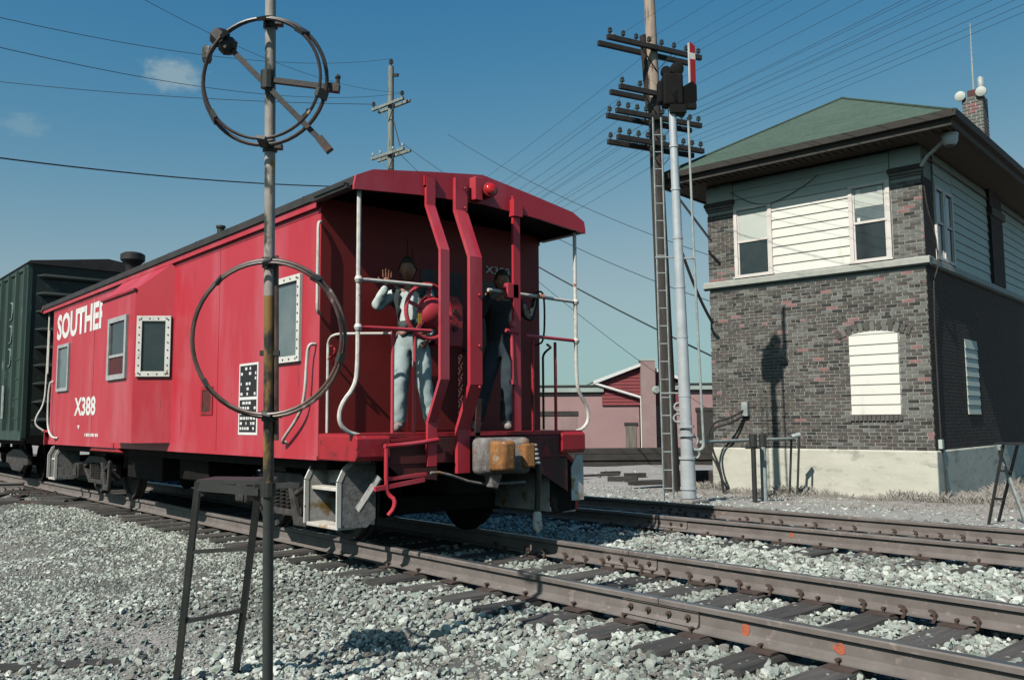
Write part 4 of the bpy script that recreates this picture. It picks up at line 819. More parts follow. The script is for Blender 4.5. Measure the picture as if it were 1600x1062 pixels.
MB().tube([onp(2.18)+RV*0.04, onp(1.12)+RV*0.045], 0.014, 8).build('guide_rod', HOOPW, HP)
cc = onp(3.17)-TV*0.05
MB().bar(cc+RV*-0.27+Vector((0,0,0.24)), cc+RV*0.31+Vector((0,0,-0.36)), 0.03, 0.03, TV).build('order_arm', BLACK, HP)
MB().bar(cc, cc+RV*0.40+Vector((0,0,-0.055)), 0.03, 0.03, TV).build('order_arm', BLACK, HP)
q = cc+RV*-0.255+Vector((0,0,0.225)); d1 = (RV*0.58+Vector((0,0,-0.60))).normalized()
MB().lathe([(0.045,-0.075),(0.055,-0.06),(0.055,-0.01),(0.045,0.0),(0.055,0.01),(0.055,0.055),(0.03,0.075)], q, d1, 6).build('counterweight', BLACK, HP)
MB().bar(cc+RV*0.30+Vector((0,0,-0.345)), cc+RV*0.36+Vector((0,0,-0.42)), 0.045, 0.045, TV).build('arm_tip', BLACK, HP)
MB().bar(cc+RV*0.34+Vector((0,0,-0.047)), cc+RV*0.41+Vector((0,0,-0.056)), 0.045, 0.045, TV).build('arm_tip', BLACK, HP)
MB().lathe([(0.012,0),(0.012,0.04),(0.018,0.05),(0.012,0.065)], cc+RV*0.40+Vector((0,0,-0.04)), UP, 8).build('arm_pin', BLACK, HP)
MB().lathe([(0.010,0),(0.010,0.04),(0.018,0.05),(0.012,0.06)], cc+RV*0.20+Vector((0,0,-0.22)), (RV+Vector((0,0,1))).normalized(), 8).build('arm_pin', BLACK, HP)
MB().tube([cc+pd*-0.05, cc+pd*0.05], 0.04, 10).build('arm_hub', DARKST, HP)
q = hc-he1*0.362*math.cos(R(28))+he2*(0.362*math.sin(R(28))-0.03)-he1*0.02; MB().lathe([(0.022,-0.02),(0.030,0.0),(0.030,0.06),(0.02,0.075)], q, UP, 8).build('hoop_socket', PIPE, HP)
# lower clip
q = onp(1.62); MB().bar(q-RV*0.05, q+RV*0.06, 0.03, 0.03).build('pole_clamp', BLACK, HP)
# step ladder
def bp(px, dep): x, y = px; return CAM+(CF+(x-800)/F_PX*CR+(531-y)/F_PX*CU)*dep
la, lb2 = bp((310,752),5.22), bp((405,754),5.06); lc, ld = bp((274,1082),5.30), bp((369,1046),5.52)
for a, c in ((la, lc), (lb2, ld)):
    c = a+(c-a)*((-0.40-a.z)/(c.z-a.z)); MB().bar(a, c, 0.035, 0.035, TV).build('ladder_leg', DARKST, HP)
for t in (0.33, 0.66):
    MB().bar(la+(lc-la)*t, lb2+(ld-lb2)*t, 0.03, 0.022, UP).build('ladder_rung', DARKST, HP)
b = MB(); p3 = la+TV*0.30; p4 = lb2+TV*0.34
vs = [la-RV*0.01, lb2+RV*0.02, p4, p3]; b.add([v+Vector((0,0,0.012)) for v in vs]+[v-Vector((0,0,0.012)) for v in vs], [(0,1,2,3),(7,6,5,4),(0,4,5,1),(1,5,6,2),(2,6,7,3),(3,7,4,0)]); b.build('step_plate', DARKST, HP)
MB().bar(la+Vector((0,0,-0.03)), lb2+Vector((0,0,-0.05)), 0.02, 0.05).build('plate_flange', DARKST, HP)
MB().bar(lb2+TV*0.02+Vector((0,0,0.0)), onp(0.84), 0.03, 0.05).build('pole_bracket', DARKST, HP)
MB().bar(p4, onp(0.86)+TV*0.02, 0.03, 0.03).build('pole_bracket', DARKST, HP)
MB().bar(onp(0.86), onp(0.86)+RV*0.18, 0.03, 0.03).build('pole_bracket', DARKST, HP)
MB().bar(la, la+(lc-la)*0.06+RV*0.05, 0.02, 0.05).build('leg_gusset', DARKST, HP)
# plank half buried at lower left
pk = MB(); p0 = bp((-40,1046),5.6); p1 = bp((205,1044),5.75)
for p in (p0, p1): p.z = -0.37
pk.bar(p0, p1, 0.16, 0.06); pk.build('weathered_plank', TIE, None, loc=(p0+p1)/2, bevel=0.008, label='weathered grey plank lying in the gravel at lower left', cat='plank')

# ------------------------------------------------------------------ brick interlocking tower
TYA = R(6.77); Tx = Vector((math.cos(TYA), math.sin(TYA), 0)); Tn = Vector((-math.sin(TYA), math.cos(TYA), 0)); TA = Vector((-0.47, 11.85, 0))
TM = frame(TA, Tx, Tn)                              # local: s along the front, t into the building
TW = thing('signal_tower', TM @ Vector((-2.4, 4.7, -0.5)), 'two storey brick railway tower with green hip roof and boarded window', 'building')
def tb(nm, m, a, c, par=TW, bevel=0.0, **k): return MB(TM).box(a, c).build(nm, m, par, bevel=bevel, **k)
SL, DT = -4.83, 9.5
core = tb('wall_core', MORTAR, (SL+0.012, 0.012, 0.5), (-0.012, DT, 4.26))
tb('foundation', CONC, (SL-0.03, -0.035, -0.9), (0.035, DT+0.03, 0.585), bevel=0.03)
tb('wall_core', MORTAR, (SL+0.012, 0.012, 4.41), (-0.012, DT, 6.74))
# belt course
b = MB(TM); prof = [(0.0,4.245),(-0.06,4.255),(-0.10,4.29),(-0.10,4.40),(-0.06,4.43),(0.2,4.44)]
b.prism(prof, (SL-0.10, 0, 0), (-SL+0.20, 0, 0), (0,1,0), UP); b.build('belt_course', STONEB, TW)
b = MB(TM); b.prism([(-a, z) for a, z in prof], (0, -0.05, 0), (0, DT, 0), (1,0,0), UP); b.build('belt_course', STONEB, TW)
# bricks of the front
CH, BL, MJ = 0.0720, 0.212, 0.0115
bricks = []   # (s0, s1, z0)
def course_run(sa, sb, z, shift, header=False, holes=()):
    L = (0.100 if header else BL)+MJ; s = sa-shift*L
    while s < sb:
        a, c = max(s, sa), min(s+L-MJ, sb); s += L
        segs = [(a, c)]
        for h0, h1, z0, z1 in holes:
            if z+CH > z0+0.012 and z < z1-0.012:
                segs = [q for x, y in segs for q in (((x, min(y, h0)),) if y <= h0+1e-6 or x < h0 else ())+((((max(x, h1), y)),) if y > h1 else ()) if q[1]-q[0] > 0.02]
        bricks.extend((x, y, z) for x, y in segs if y-x > 0.025)
WIN = (-1.60, -0.595, 1.30, 3.06)
nc = int((4.245-0.59)/CH)
for i in range(nc):
    course_run(SL, 0.0, 0.592+i*CH, (0.0, 0.5)[i % 2]+(0.25 if i % 7 == 3 else 0), header=(i % 7 == 3), holes=((WIN[0], WIN[1], WIN[2]-0.12, 3.03),))
for i in range(int((6.10-4.45)/CH)):
    for (sa, sb) in ((SL, -4.15), (-0.60, 0.0)): course_run(sa, sb, 4.448+i*CH, (0.0, 0.5)[i % 2])
def bmesh_brick(L, seed, depth=0.03, h=CH-MJ):
    rr = random.Random(seed); j = lambda: rr.uniform(-0.003, 0.003)
    vs = [(x*L+j(), y+0.5*j()*(1 if y < 0 else 0), z*h+j()) for x, y, z in ((0,0.007,0),(1,0.007,0),(1,depth,0),(0,depth,0),(0,0.007,1),(1,0.007,1),(1,depth,1),(0,depth,1))]
    return vs, [(3,2,1,0),(4,5,6,7),(0,1,5,4),(1,2,6,5),(2,3,7,6),(3,0,4,7)]
rb = random.Random(21)
def brick_kind(s, z):
    u = rb.random(); pale = 0.07+0.40*max(0, min(1, (s+1.9)/1.9))*(1 if z > 1.0 else 0.4)+(0.12 if z > 3.6 else 0)
    if u < 0.035: return 1
    if u < 0.035+pale: return 2
    v = rb.random(); return 3 if v < 0.20 else (4 if v < 0.32 else 0)
order = sorted(range(len(bricks)), key=lambda i: -bricks[i][0]*1.0-0.02*abs(bricks[i][2]-1.2))
full = [i for i in order if 0.20 < bricks[i][1]-bricks[i][0] and bricks[i][2] < 4.3 and bricks[i][0] > -1.9][:300]
fs_ = set(full); shared = {}
for v in range(3):
    for mi, mm in enumerate((BRICK, BRICKP, BRICKG, BRICKD, BRICKB)):
        vs, fs = bmesh_brick(BL, 50+v); me = bpy.data.meshes.new('brick'); me.from_pydata(vs, [], fs); me.materials.append(mm); shared[v, mi] = me
rest = MB(TM)
for i, (s0, s1, z) in enumerate(bricks):
    k = brick_kind(s0, z)
    if i in fs_: inst('brick', shared[i % 3, k], TW, TM @ Matrix.Translation((s0, rb.uniform(-0.003, 0.003), z)) @ Matrix.Diagonal(((s1-s0)/BL, 1, 1, 1)))
    else:
        rest.cur = k; vs, fs = bmesh_brick(s1-s0, i); dy = rb.uniform(-0.003, 0.003); rest.add([(x+s0, y+dy, zz+z) for x, y, zz in vs], fs)
# arch of brick ends over the boarded window, sill row under it
for i in range(13):
    a = R(90+ (6-i)*3.6); cx, cz, rad = -1.10, 3.03-1.85, 1.85
    u = Vector((math.cos(a), 0, math.sin(a))); v = Vector((math.sin(a), 0, -math.cos(a))); p = Vector((cx, -0.014, cz))
    rest.cur = 2 if rb.random() < 0.5 else 0; w_ = 0.041
    rest.add([p+u*rad-v*w_, p+u*rad+v*w_, p+u*(rad+0.19)+v*w_, p+u*(rad+0.19)-v*w_]+[p+u*rad-v*w_+Vector((0,.05,0)), p+u*rad+v*w_+Vector((0,.05,0)), p+u*(rad+0.19)+v*w_+Vector((0,.05,0)), p+u*(rad+0.19)-v*w_+Vector((0,.05,0))], [(0,1,2,3),(0,4,5,1),(1,5,6,2),(2,6,7,3),(3,7,4,0)])
for i in range(12):
    rest.cur = 0; x = -1.62+i*0.088; rest.add([(x,-0.03,1.18),(x+0.076,-0.03,1.18),(x+0.076,0.04,1.18),(x,0.04,1.18),(x,-0.03,1.285),(x+0.076,-0.03,1.285),(x+0.076,0.04,1.30),(x,0.04,1.30)], [(3,2,1,0),(4,5,6,7),(0,1,5,4),(1,2,6,5),(2,3,7,6),(3,0,4,7)])
rest.build('brickwork', [BRICK, BRICKP, BRICKG, BRICKD, BRICKB], TW, kind='stuff', clean=False)
# bricks of the shaded side
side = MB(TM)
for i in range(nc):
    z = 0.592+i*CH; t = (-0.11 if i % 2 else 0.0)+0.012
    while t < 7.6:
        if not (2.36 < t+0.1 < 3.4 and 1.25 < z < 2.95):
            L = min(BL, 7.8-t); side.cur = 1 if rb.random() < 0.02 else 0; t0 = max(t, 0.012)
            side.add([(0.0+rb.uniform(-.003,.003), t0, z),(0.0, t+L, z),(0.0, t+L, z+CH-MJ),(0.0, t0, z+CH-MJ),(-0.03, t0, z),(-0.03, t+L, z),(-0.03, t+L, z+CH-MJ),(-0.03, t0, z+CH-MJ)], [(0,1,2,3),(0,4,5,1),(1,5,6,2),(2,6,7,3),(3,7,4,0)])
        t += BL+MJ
for i in range(int((6.10-4.45)/CH)):
    z = 4.448+i*CH
    for (ta, tb_) in ((0.012, 0.64), (4.88, 6.02)):
        t = ta
        while t < tb_-0.05:
            L = min(BL, tb_-t); x0 = 0.0 if ta < 1 else 0.10
            side.cur = 0; side.add([(x0, t, z),(x0, t+L, z),(x0, t+L, z+CH-MJ),(x0, t, z+CH-MJ),(x0-0.03, t, z),(x0-0.03, t+L, z),(x0-0.03, t+L, z+CH-MJ),(x0-0.03, t, z+CH-MJ)], [(0,1,2,3),(0,4,5,1),(1,5,6,2),(2,6,7,3),(3,7,4,0)]); t += BL+MJ
BRICKS = mat('tower_brick_shade', (0.036, 0.031, 0.028), (0.020, 0.018, 0.016), 9, 0.9, stain=[((0.06, 0.055, 0.05), 3, 0.66, 0.06)], bump=0.4)  # darkened brick and mortar copies carry the side wall's shade in their colour
BRICKS2 = mat('tower_brick_red_shade', (0.07, 0.035, 0.03), (0.05, 0.03, 0.026), 9, 0.9)
MORTS = mat('tower_mortar_shade', (0.045, 0.043, 0.038), (0.03, 0.029, 0.026), 9, 0.95)
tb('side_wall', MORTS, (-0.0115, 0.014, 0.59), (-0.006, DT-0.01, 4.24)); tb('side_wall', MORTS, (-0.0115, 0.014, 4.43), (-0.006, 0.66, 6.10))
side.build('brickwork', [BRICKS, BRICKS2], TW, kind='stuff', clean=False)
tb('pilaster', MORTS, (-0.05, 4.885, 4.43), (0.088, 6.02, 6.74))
# pilaster caps
for (sa, sb) in ((SL, -4.15), (-0.60, 0.0)):
    for i, (z0, z1, o) in enumerate(((6.10,6.16,0.02),(6.16,6.22,0.05),(6.22,6.31,0.08))): tb('pilaster_cap', CAPSTONE if i < 2 else EAVE, (sa-o*0.6, -o, z0+0.001), (sb+o*0.6, 0.05, z1-0.001), bevel=0.006)
tb('pilaster_cap', EAVE, (-0.02, 4.82, 6.10), (0.15, 6.08, 6.30), bevel=0.01)
# siding boards: a lapped board is a wedge, thick at the bottom
def board(a0, a1, z0, z1, m, par=TW, side_=False, nm='siding_board', d=0.0):
    poly = [(-d, z0), (-d-0.032, z0), (-d-0.034, z0+0.012), (-d-0.012, z1), (-d, z1)]
    b = MB(TM)
    if not side_: b.prism(poly, (a0, 0, 0), (a1-a0, 0, 0), (0,1,0), UP)
    else: b.prism([(-p, z) for p, z in poly], (0, a0, 0), (0, a1-a0, 0), (1,0,0), UP)
    return b.build(nm, m, par)
def siding(a0, a1, z0, z1, n, m, **k):
    h = (z1-z0)/n
    for i in range(n): board(a0, a1, z0+i*h, z0+(i+1)*h-0.001, m, **k)
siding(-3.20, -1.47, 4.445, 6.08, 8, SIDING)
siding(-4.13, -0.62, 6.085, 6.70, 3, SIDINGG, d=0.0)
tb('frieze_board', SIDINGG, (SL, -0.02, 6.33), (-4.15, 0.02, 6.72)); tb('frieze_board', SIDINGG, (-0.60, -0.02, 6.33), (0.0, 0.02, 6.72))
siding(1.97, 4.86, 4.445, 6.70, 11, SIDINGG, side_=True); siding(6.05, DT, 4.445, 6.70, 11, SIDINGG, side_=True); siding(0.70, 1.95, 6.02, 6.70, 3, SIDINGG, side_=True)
# windows of the upper floor
def twin(s0, s1, z0, z1, top_m, low_m, side_=False):
    def P(a, d, z): return (a, -d, z) if not side_ else (d, a, z)
    def bx(nm, m, a0, a1, d0, d1, za, zb, par, bev=0.0): return MB(TM).box(P(a0, d0, za), P(a1, d1, zb)).build(nm, m, par, bevel=bev)
    w_ = bx('window', GLASSD, s0+0.05, s1-0.05, -0.06, 0.004, z0+0.05, z1-0.05, TW)
    f = 0.085
    for q in ((s0, s0+f, z0, z1), (s1-f, s1, z0, z1), (s0+f, s1-f, z0, z0+0.07), (s0+f, s1-f, z1-0.07, z1)): bx('window_frame', TRIMW, q[0], q[1], 0.0, 0.05, q[2], q[3], w_, 0.005)
    zm = (z0+z1)/2+0.02; bx('sash_rail', TRIMW, s0+f, s1-f, 0.0, 0.035, zm-0.025, zm+0.025, w_)
    for a0, a1, za, zb in ((s0+f, s0+f+0.035, z0+0.07, z1-0.07), (s1-f-0.035, s1-f, z0+0.07, z1-0.07)): bx('sash_stile', TRIMW, a0, a1, 0.0, 0.022, za, zb, w_)
    bx('upper_pane', top_m, s0+f+0.035, s1-f-0.035, -0.02, 0.012, zm+0.025, z1-0.07, w_); bx('lower_pane', low_m, s0+f+0.035, s1-f-0.035, -0.02, 0.008, z0+0.07, zm-0.025, w_)
    bx('window_sill', TRIMW, s0-0.03, s1+0.03, 0.0, 0.09, z0-0.005, z0+0.025, w_) if not side_ else None
    return w_, zm
w1, zm = twin(-4.13, -3.20, 4.45, 6.09, BLIND, GLASSD)
w2, zm2 = twin(-1.47, -0.62, 4.45, 6.11, GLASSG, GLASSD)
tb('window_blind', BLIND, (-1.34, -0.017, 5.62), (-0.76, -0.010, 6.03), par=w2)
for s in (-1.31, -0.86): tb('paper_note', LETTER, (s, -0.022, 5.90), (s+0.10, -0.018, 6.0), par=w2)
tb('windowsill_cup', LETTER, (-1.30, -0.02, 5.33), (-1.24, -0.014, 5.41), par=w2)
twin(0.70, 1.30, 4.46, 6.02, GLASSG, GLASSD, True); twin(1.32, 1.95, 4.46, 6.02, GLASSG, GLASSD, True)
# boarded lower windows
b = MB(TM); b.box((-1.60, 0.02, 1.29), (-0.595, 0.06, 3.04)); bo = b.build('boarded_window', EAVE, TW)
for i in range(8):
    z0 = 1.30+i*0.206; z1 = z0+0.194
    poly = [(0.018, z0), (-0.022, z0), (-0.024, z0+0.010), (-0.004, z1+0.010), (0.018, z1+0.010)]
    MB(TM).prism(poly, (-1.59, 0, 0), (0.985, 0, 0), (0,1,0), UP).build('board', SIDING, bo)
b = MB(TM); n = 12; pts = [(-1.585, 2.955), (-0.61, 2.955)]+[(-1.10+1.85*math.sin(R(15.2-30.4*i/n)), 3.03-1.85-0.012+1.85*math.cos(R(15.2-30.4*i/n))) for i in range(n+1)]
b.prism(pts, (0, -0.015, 0), (0, 0.033, 0), (1,0,0), UP); b.build('board', SIDING, bo)
bo2 = tb('boarded_window', EAVE, (-0.03, 2.38, 1.29), (-0.002, 3.38, 2.96))
for i in range(8):
    z0 = 1.30+i*0.205; MB(TM).prism([(-0.004,z0),(0.025,z0),(0.006,z0+0.2),(-0.004,z0+0.2)], (0, 2.40, 0), (0, 0.96, 0), (1,0,0), UP).build('board', SIDINGG, bo2)
# soffit, fascia, gutter, roof
OV = 0.82; s0, s1, t0, t1_ = SL-OV, OV, -OV, DT+OV
tb('soffit', SOFFIT, (s0+0.03, t0+0.03, 6.745), (s1-0.03, t1_, 6.775))
for i in range(40):
    s = s0+0.10+i*(s1-s0-0.2)/39; tb('soffit_rib', SOFFIT, (s-0.022, t0+0.05, 6.715), (s+0.022, t0+0.42, 6.744))
b = MB(TM); b.box((s0, t0, 6.72), (s1, t0+0.05, 6.97)); b.build('fascia', EAVE, TW); tb('fascia', EAVE, (s1-0.05, t0+0.052, 6.72), (s1, t1_, 6.97)); tb('fascia', EAVE, (s0, t0+0.052, 6.72), (s0+0.05, t1_, 6.97))
b = MB(TM); gp = [(0,6.86),(-0.10,6.86),(-0.12,6.99),(-0.105,6.99),(-0.09,6.875),(0,6.875)]; b.prism([(a+t0-0.001, z) for a, z in gp], (s0-0.1, 0, 0), (s1-s0+0.2, 0, 0), (0,1,0), UP); b.build('gutter', EAVE, TW)
b = MB(TM); b.prism([(s1+0.001-a, z) for a, z in gp], (0, t0-0.1, 0), (0, t1_-t0+0.1, 0), (1,0,0), UP); b.build('gutter', EAVE, TW)
sc = (s0+s1)/2; run = (s1-s0)/2; zr = 8.98; e_ = 0.10
rv_ = [(s0-e_, t0-e_, 6.95), (s1+e_, t0-e_, 6.95), (s1+e_, t1_+e_, 6.95), (s0-e_, t1_+e_, 6.95), (sc, t0+run, zr), (sc, t1_-run, zr)]
b = MB(TM); b.add(rv_, [(0,1,4),(1,2,5,4),(2,3,5),(3,0,4,5)]); b.add([(x, y, z-0.04) for x, y, z in rv_[:4]], [(3,2,1,0)]); rfo = b.build('roof', ROOFG, TW, clean=False)
for a, c in ((0,4),(1,4),(4,5)):
    p, q = Vector(rv_[a]), Vector(rv_[c]); MB(TM).bar(p+Vector((0,0,0.01)), q+Vector((0,0,0.01)), 0.10, 0.03).build('hip_cap', ROOFG, rfo)
# chimney with flue, floodlights and aerial
chs, cht = -1.03, 7.45
ch = tb('chimney', MORTAR, (chs+0.01, cht+0.01, 7.5), (chs+0.50, cht+0.50, 9.96))
cb = MB(TM); hh = 0.095
for i in range(26):
    z = 7.55+i*hh
    for fx in (0, 1):
        u = (-0.10 if i % 2 else 0.0)
        while u < 0.50:
            a, c = max(u, 0), min(u+0.20, 0.51); u += 0.225
            if c-a < 0.03: continue
            cb.cur = 2 if rb.random() < 0.5 else (0 if rb.random() < 0.8 else 1)
            if fx == 0: cb.box((chs+a, cht-0.006, z), (chs+c, cht+0.03, z+hh-0.018))
            else: cb.box((chs+0.48, cht+a+0.032, z), (chs+0.516, cht+c+0.03, z+hh-0.018))
cb.build('brickwork', [BRICKG, BRICKP, BRICKG], ch, kind='stuff', clean=False)
tb('flue', REDDIRT, (chs+0.12, cht+0.1, 9.96), (chs+0.38, cht+0.4, 10.22), par=ch); MB(TM).lathe([(0.09,10.2),(0.09,10.55),(0.05,10.6)], (chs+0.42, cht+0.3, 0), n=10).build('flue_pipe', LADGREY, ch, smooth=True)
for s in (chs-0.02, chs+0.50):
    MB(TM).lathe([(0.05,-0.14),(0.11,-0.10),(0.14,0.0),(0.135,0.05),(0.06,0.08)], (s, cht-0.05, 10.06), (0.1,-1,-0.1), 14).build('floodlight', BLIND, ch, smooth=True)
MB(TM).tube([(chs+0.26, cht+0.2, 10.0),(chs+0.26, cht+0.2, 11.2),(chs+0.27, cht+0.2, 12.15)], [0.028,0.022,0.012], 8).build('aerial', LADGREY, ch)
# corner lamp, conduit
al_ = MB(TM).tube([(0.02,-0.06,6.25),(0.16,-0.12,6.40),(0.52,-0.22,6.62)], 0.035, 8).build('lamp_arm', LETTER, TW, smooth=True)
MB(TM).lathe([(0.03,-0.22),(0.10,-0.20),(0.145,-0.12),(0.15,-0.03),(0.16,-0.02),(0.16,0.02),(0.10,0.06),(0.11,0.09),(0.06,0.11)], (0.64,-0.30,6.68), UP, 16).build('lamp_globe', LETTER, al_, smooth=True)
MB(TM).tube(smoothpts([(0.03,-0.05,6.25),(0.02,0.03,6.0),(0.06,0.06,5.4),(0.12,0.3,4.9),(0.15,0.30,4.42),(0.13,0.30,4.2),(0.04,0.22,3.9),(0.03,0.25,0.7),(0.05,0.3,0.55),(0.06,0.35,-0.3)],1), 0.014, 6).build('conduit', EAVE, TW)  # corner conduit coloured dark brown to stand in for its shade
MB(TM).tube([(0.04,0.1,6.5),(0.04,DT,6.5)], 0.018, 6).build('conduit', EAVE, TW)
tb('junction_box', SIDINGG, (0.0,0.20,0.62),(0.07,0.32,0.80))
# loose cable across the front frieze
MB(TM).tube(smoothpts([(-4.2,-0.05,6.5),(-3.7,-0.05,6.15),(-3.2,-0.05,6.02),(-2.4,-0.05,6.30),(-2.1,-0.05,6.5)],2), 0.008, 5).build('cable', BLACK, TW)

# ------------------------------------------------------------------ semaphore signal
SM = thing('semaphore_signal', (-2.67,6.94,-0.2), 'silver semaphore signal mast with ladder and red blade, before brick tower', 'signal')
m0 = Vector((-2.67,6.94,-0.15)); m1 = Vector((-2.755,6.845,7.0)); 
def onm(z): return m0+(m1-m0)*((z-m0.z)/(m1.z-m0.z))
MB().tube([onm(-0.15), onm(0.55), onm(0.56), onm(3.0), onm(7.0)], [0.135,0.130,0.112,0.098,0.066], 16).build('mast', SILVER, SM, smooth=True)
for z in (0.02, 0.55, 0.95, 1.10, 1.65, 2.7, 3.6, 4.5, 5.4, 6.2): MB().tube([onm(z-0.02), onm(z+0.025)], (0.150 if z < 1.2 else 0.122-0.006*z), 14).build('mast_collar', SILVER, SM, smooth=True)
MB().box((-2.92,6.70,-0.45),(-2.42,7.20,-0.16)).build('footing', STEPG, SM, bevel=0.03)
sd = Vector((0.30,0.954,0)); sdn = Vector((sd.y,-sd.x,0))
st1 = [onm(-0.2)-RV*0.44, onm(6.75)-RV*0.36]; st2 = [onm(-0.2)-RV*0.27, onm(6.75)-RV*0.21]
ld_ = MB().bar(st1[0], st1[1], 0.03, 0.02).build('ladder_stile', LADGREY, SM); MB().bar(st2[0], st2[1], 0.03, 0.02).build('ladder_stile', LADGREY, SM)
for i in range(21):
    z = 0.02+i*0.32; t = (z+0.2)/6.95; MB().tube([st1[0]+(st1[1]-st1[0])*t, st2[0]+(st2[1]-st2[0])*t], 0.011, 6).build('ladder_rung', LADGREY, SM)
for z in (1.7, 4.15): MB().bar(onm(z)-RV*0.42, onm(z)+RV*0.02, 0.04, 0.025).build('ladder_stay', LADGREY, SM)
MB().bar(onm(4.13), onm(4.13)+RV*0.30, 0.05, 0.03).build('rod_guide', LADGREY, SM)
MB().tube([onm(0.85)+RV*0.30, onm(4.1)+RV*0.28, onm(6.75)+RV*0.285], 0.022, 8).build('operating_rod', LADGREY, SM)
MB().tube(smoothpts([onm(0.85)+RV*0.30, onm(0.72)+RV*0.29, onm(0.68)+RV*0.2, onm(0.72)+RV*0.05],1), 0.03, 8).build('crank', LADGREY, SM)
for z, o in ((0.85, 0.12), (0.62, 0.14)): MB().tube(arc(onm(z)+RV*o, 0.08, R(-80), R(190), 8, RV, UP), 0.022, 7).build('crank', LADGREY, SM)
for z, o in ((1.25, -0.14), (1.45, -0.12)): MB().tube(arc(onm(z)+RV*o, 0.07, R(60), R(300), 8, RV, UP), 0.02, 7).build('crank', LADGREY, SM)
hd = onm(7.3)
def sb2(nm, m, a, c, par=SM, bevel=0.01):
    b = MB(frame(Vector((hd.x, hd.y, 0)), RV, TV)); b.box(a, c); return b.build(nm, m, par, bevel=bevel)
mc = sb2('mechanism_case', SIGBLK, (-0.17,-0.13,6.95),(0.20,0.16,7.55), bevel=0.04)
sb2('mechanism_case', SIGBLK, (-0.26,-0.10,7.00),(-0.16,0.10,7.42), bevel=0.03)
MB().lathe([(0.02,-0.12),(0.12,-0.10),(0.13,0.0),(0.12,0.06),(0.05,0.08)], hd+RV*0.10+Vector((0,0,0.34))-TV*0.05, -TV, 14).build('lamp_case', SIGBLK, SM, smooth=True)
MB().lathe([(0.02,-0.08),(0.09,-0.08),(0.10,0.0),(0.09,0.05)], hd-RV*0.10+Vector((0,0,0.30))-TV*0.05, -TV, 14).build('lamp_case', SIGBLK, SM, smooth=True)
# spectacle and blade (pointing up)
pv = hd+RV*0.32+Vector((0,0,0.02))
def spoly(nm, m, pts, th, off=0.0, par=SM):
    b = MB(); b.prism(pts, pv+sdn*off, sdn*th, sd, UP); return b.build(nm, m, par)
spoly('spectacle', SIGBLK, [(-0.32,-0.30),(-0.05,-0.42),(0.10,-0.40),(0.16,-0.22),(0.16,0.05),(0.06,0.12),(-0.08,0.02),(-0.26,-0.08),(-0.36,-0.18)], 0.03)
spoly('blade', BLADE_R, [(0.03,0.0),(0.15,0.0),(0.15,0.54),(0.03,0.54)], 0.02, 0.004)
spoly('blade', WHITE, [(0.03,0.541),(0.15,0.541),(0.15,0.66),(0.03,0.66)], 0.02, 0.004)
spoly('blade', BLADE_R, [(0.03,0.661),(0.15,0.661),(0.15,0.80),(0.06,0.86),(0.03,0.86)], 0.02, 0.004)
spoly('blade_edge', WHITE, [(0.0,-0.05),(0.029,-0.05),(0.029,0.86),(0.0,0.84)], 0.02, 0.004)
sb2('mechanism_arm', SIGBLK, (0.15,-0.05,6.90),(0.45,0.05,7.0)); sb2('mechanism_arm', SIGBLK, (-0.05,-0.12,6.80),(0.25,0.12,6.96))

# ------------------------------------------------------------------ telegraph poles
def insul(b, p, s=1.0):
    b.lathe([(0.012*s,0),(0.012*s,0.05*s),(0.045*s,0.055*s),(0.05*s,0.085*s),(0.035*s,0.10*s),(0.045*s,0.115*s),(0.03*s,0.15*s),(0.01*s,0.16*s)], p, UP, 8)
TP = thing('telegraph_pole', (-5.62,10.15,-0.4), 'dark telegraph pole with four crossarms, beside silver semaphore mast', 'utility pole')
q0 = Vector((-5.62,10.15,-0.45)); q1 = Vector((-5.80,9.94,12.2))
def ont(z): return q0+(q1-q0)*((z-q0.z)/(q1.z-q0.z))
MB().tube([ont(-0.45), ont(3), ont(6), ont(8.75)], [0.20,0.18,0.165,0.15], 14).build('pole', POLEW, TP, smooth=True)
MB().tube([ont(8.75), ont(10.5), ont(12.2)], [0.149,0.135,0.12], 14).build('pole_top', POLEP, TP, smooth=True)
ad_ = Vector((math.cos(R(76)), math.sin(R(76)), 0)); adn_ = Vector((-ad_.y, ad_.x, 0))
WPTS = []
for z, l0, l1, dbl, nn in ((9.92,-1.38,1.32,1,8),(8.80,-1.10,0.55,1,4),(8.22,-1.22,1.22,1,10),(7.60,-1.22,1.25,1,10)):
    for k in range(1+dbl):
        c = ont(z)-adn_*(0.19 if k == 0 else -0.19); arm = MB().bar(c+ad_*l0, c+ad_*l1, 0.09, 0.115).build('crossarm', ARMW, TP, bevel=0.006)
    for i in range(nn):
        a = l0+0.08+(l1-l0-0.16)*i/(nn-1)
        if abs(a) < 0.15: a += 0.2
        c = ont(z)-adn_*0.19+ad_*a+Vector((0,0,0.055)); b = MB(); insul(b, c, 1.15); b.build('insulator', INSUL, TP, smooth=True); WPTS.append(c+Vector((0,0,0.12)))
        if z < 8.5 and i % 2 == 0:
            b = MB(); insul(b, c+adn_*0.38, 1.15); b.build('insulator', INSUL, TP, smooth=True)
    for sg in (-1, 1): MB().bar(ont(z-0.55)-adn_*0.16, ont(z)-adn_*0.20+ad_*sg*0.5, 0.03, 0.012).build('arm_brace', ARMW, TP)
MB().bar(ont(8.6)+RV*-0.12, ont(10.3)+RV*-0.19, 0.10, 0.14).build('pole_stub', ARMW, TP)
MB().tube(arc(ont(9.92)+ad_*-1.05+Vector((0,0,0.12)), 0.09, 0, math.pi, 8, ad_, UP), 0.012, 6).build('arm_loop', LADGREY, TP)
MB().lathe([(0.02,-0.08),(0.09,-0.05),(0.10,0.0),(0.07,0.05)], ont(1.9)-RV*0.25, -TV, 10).build('bell', LADGREY, TP, smooth=True)

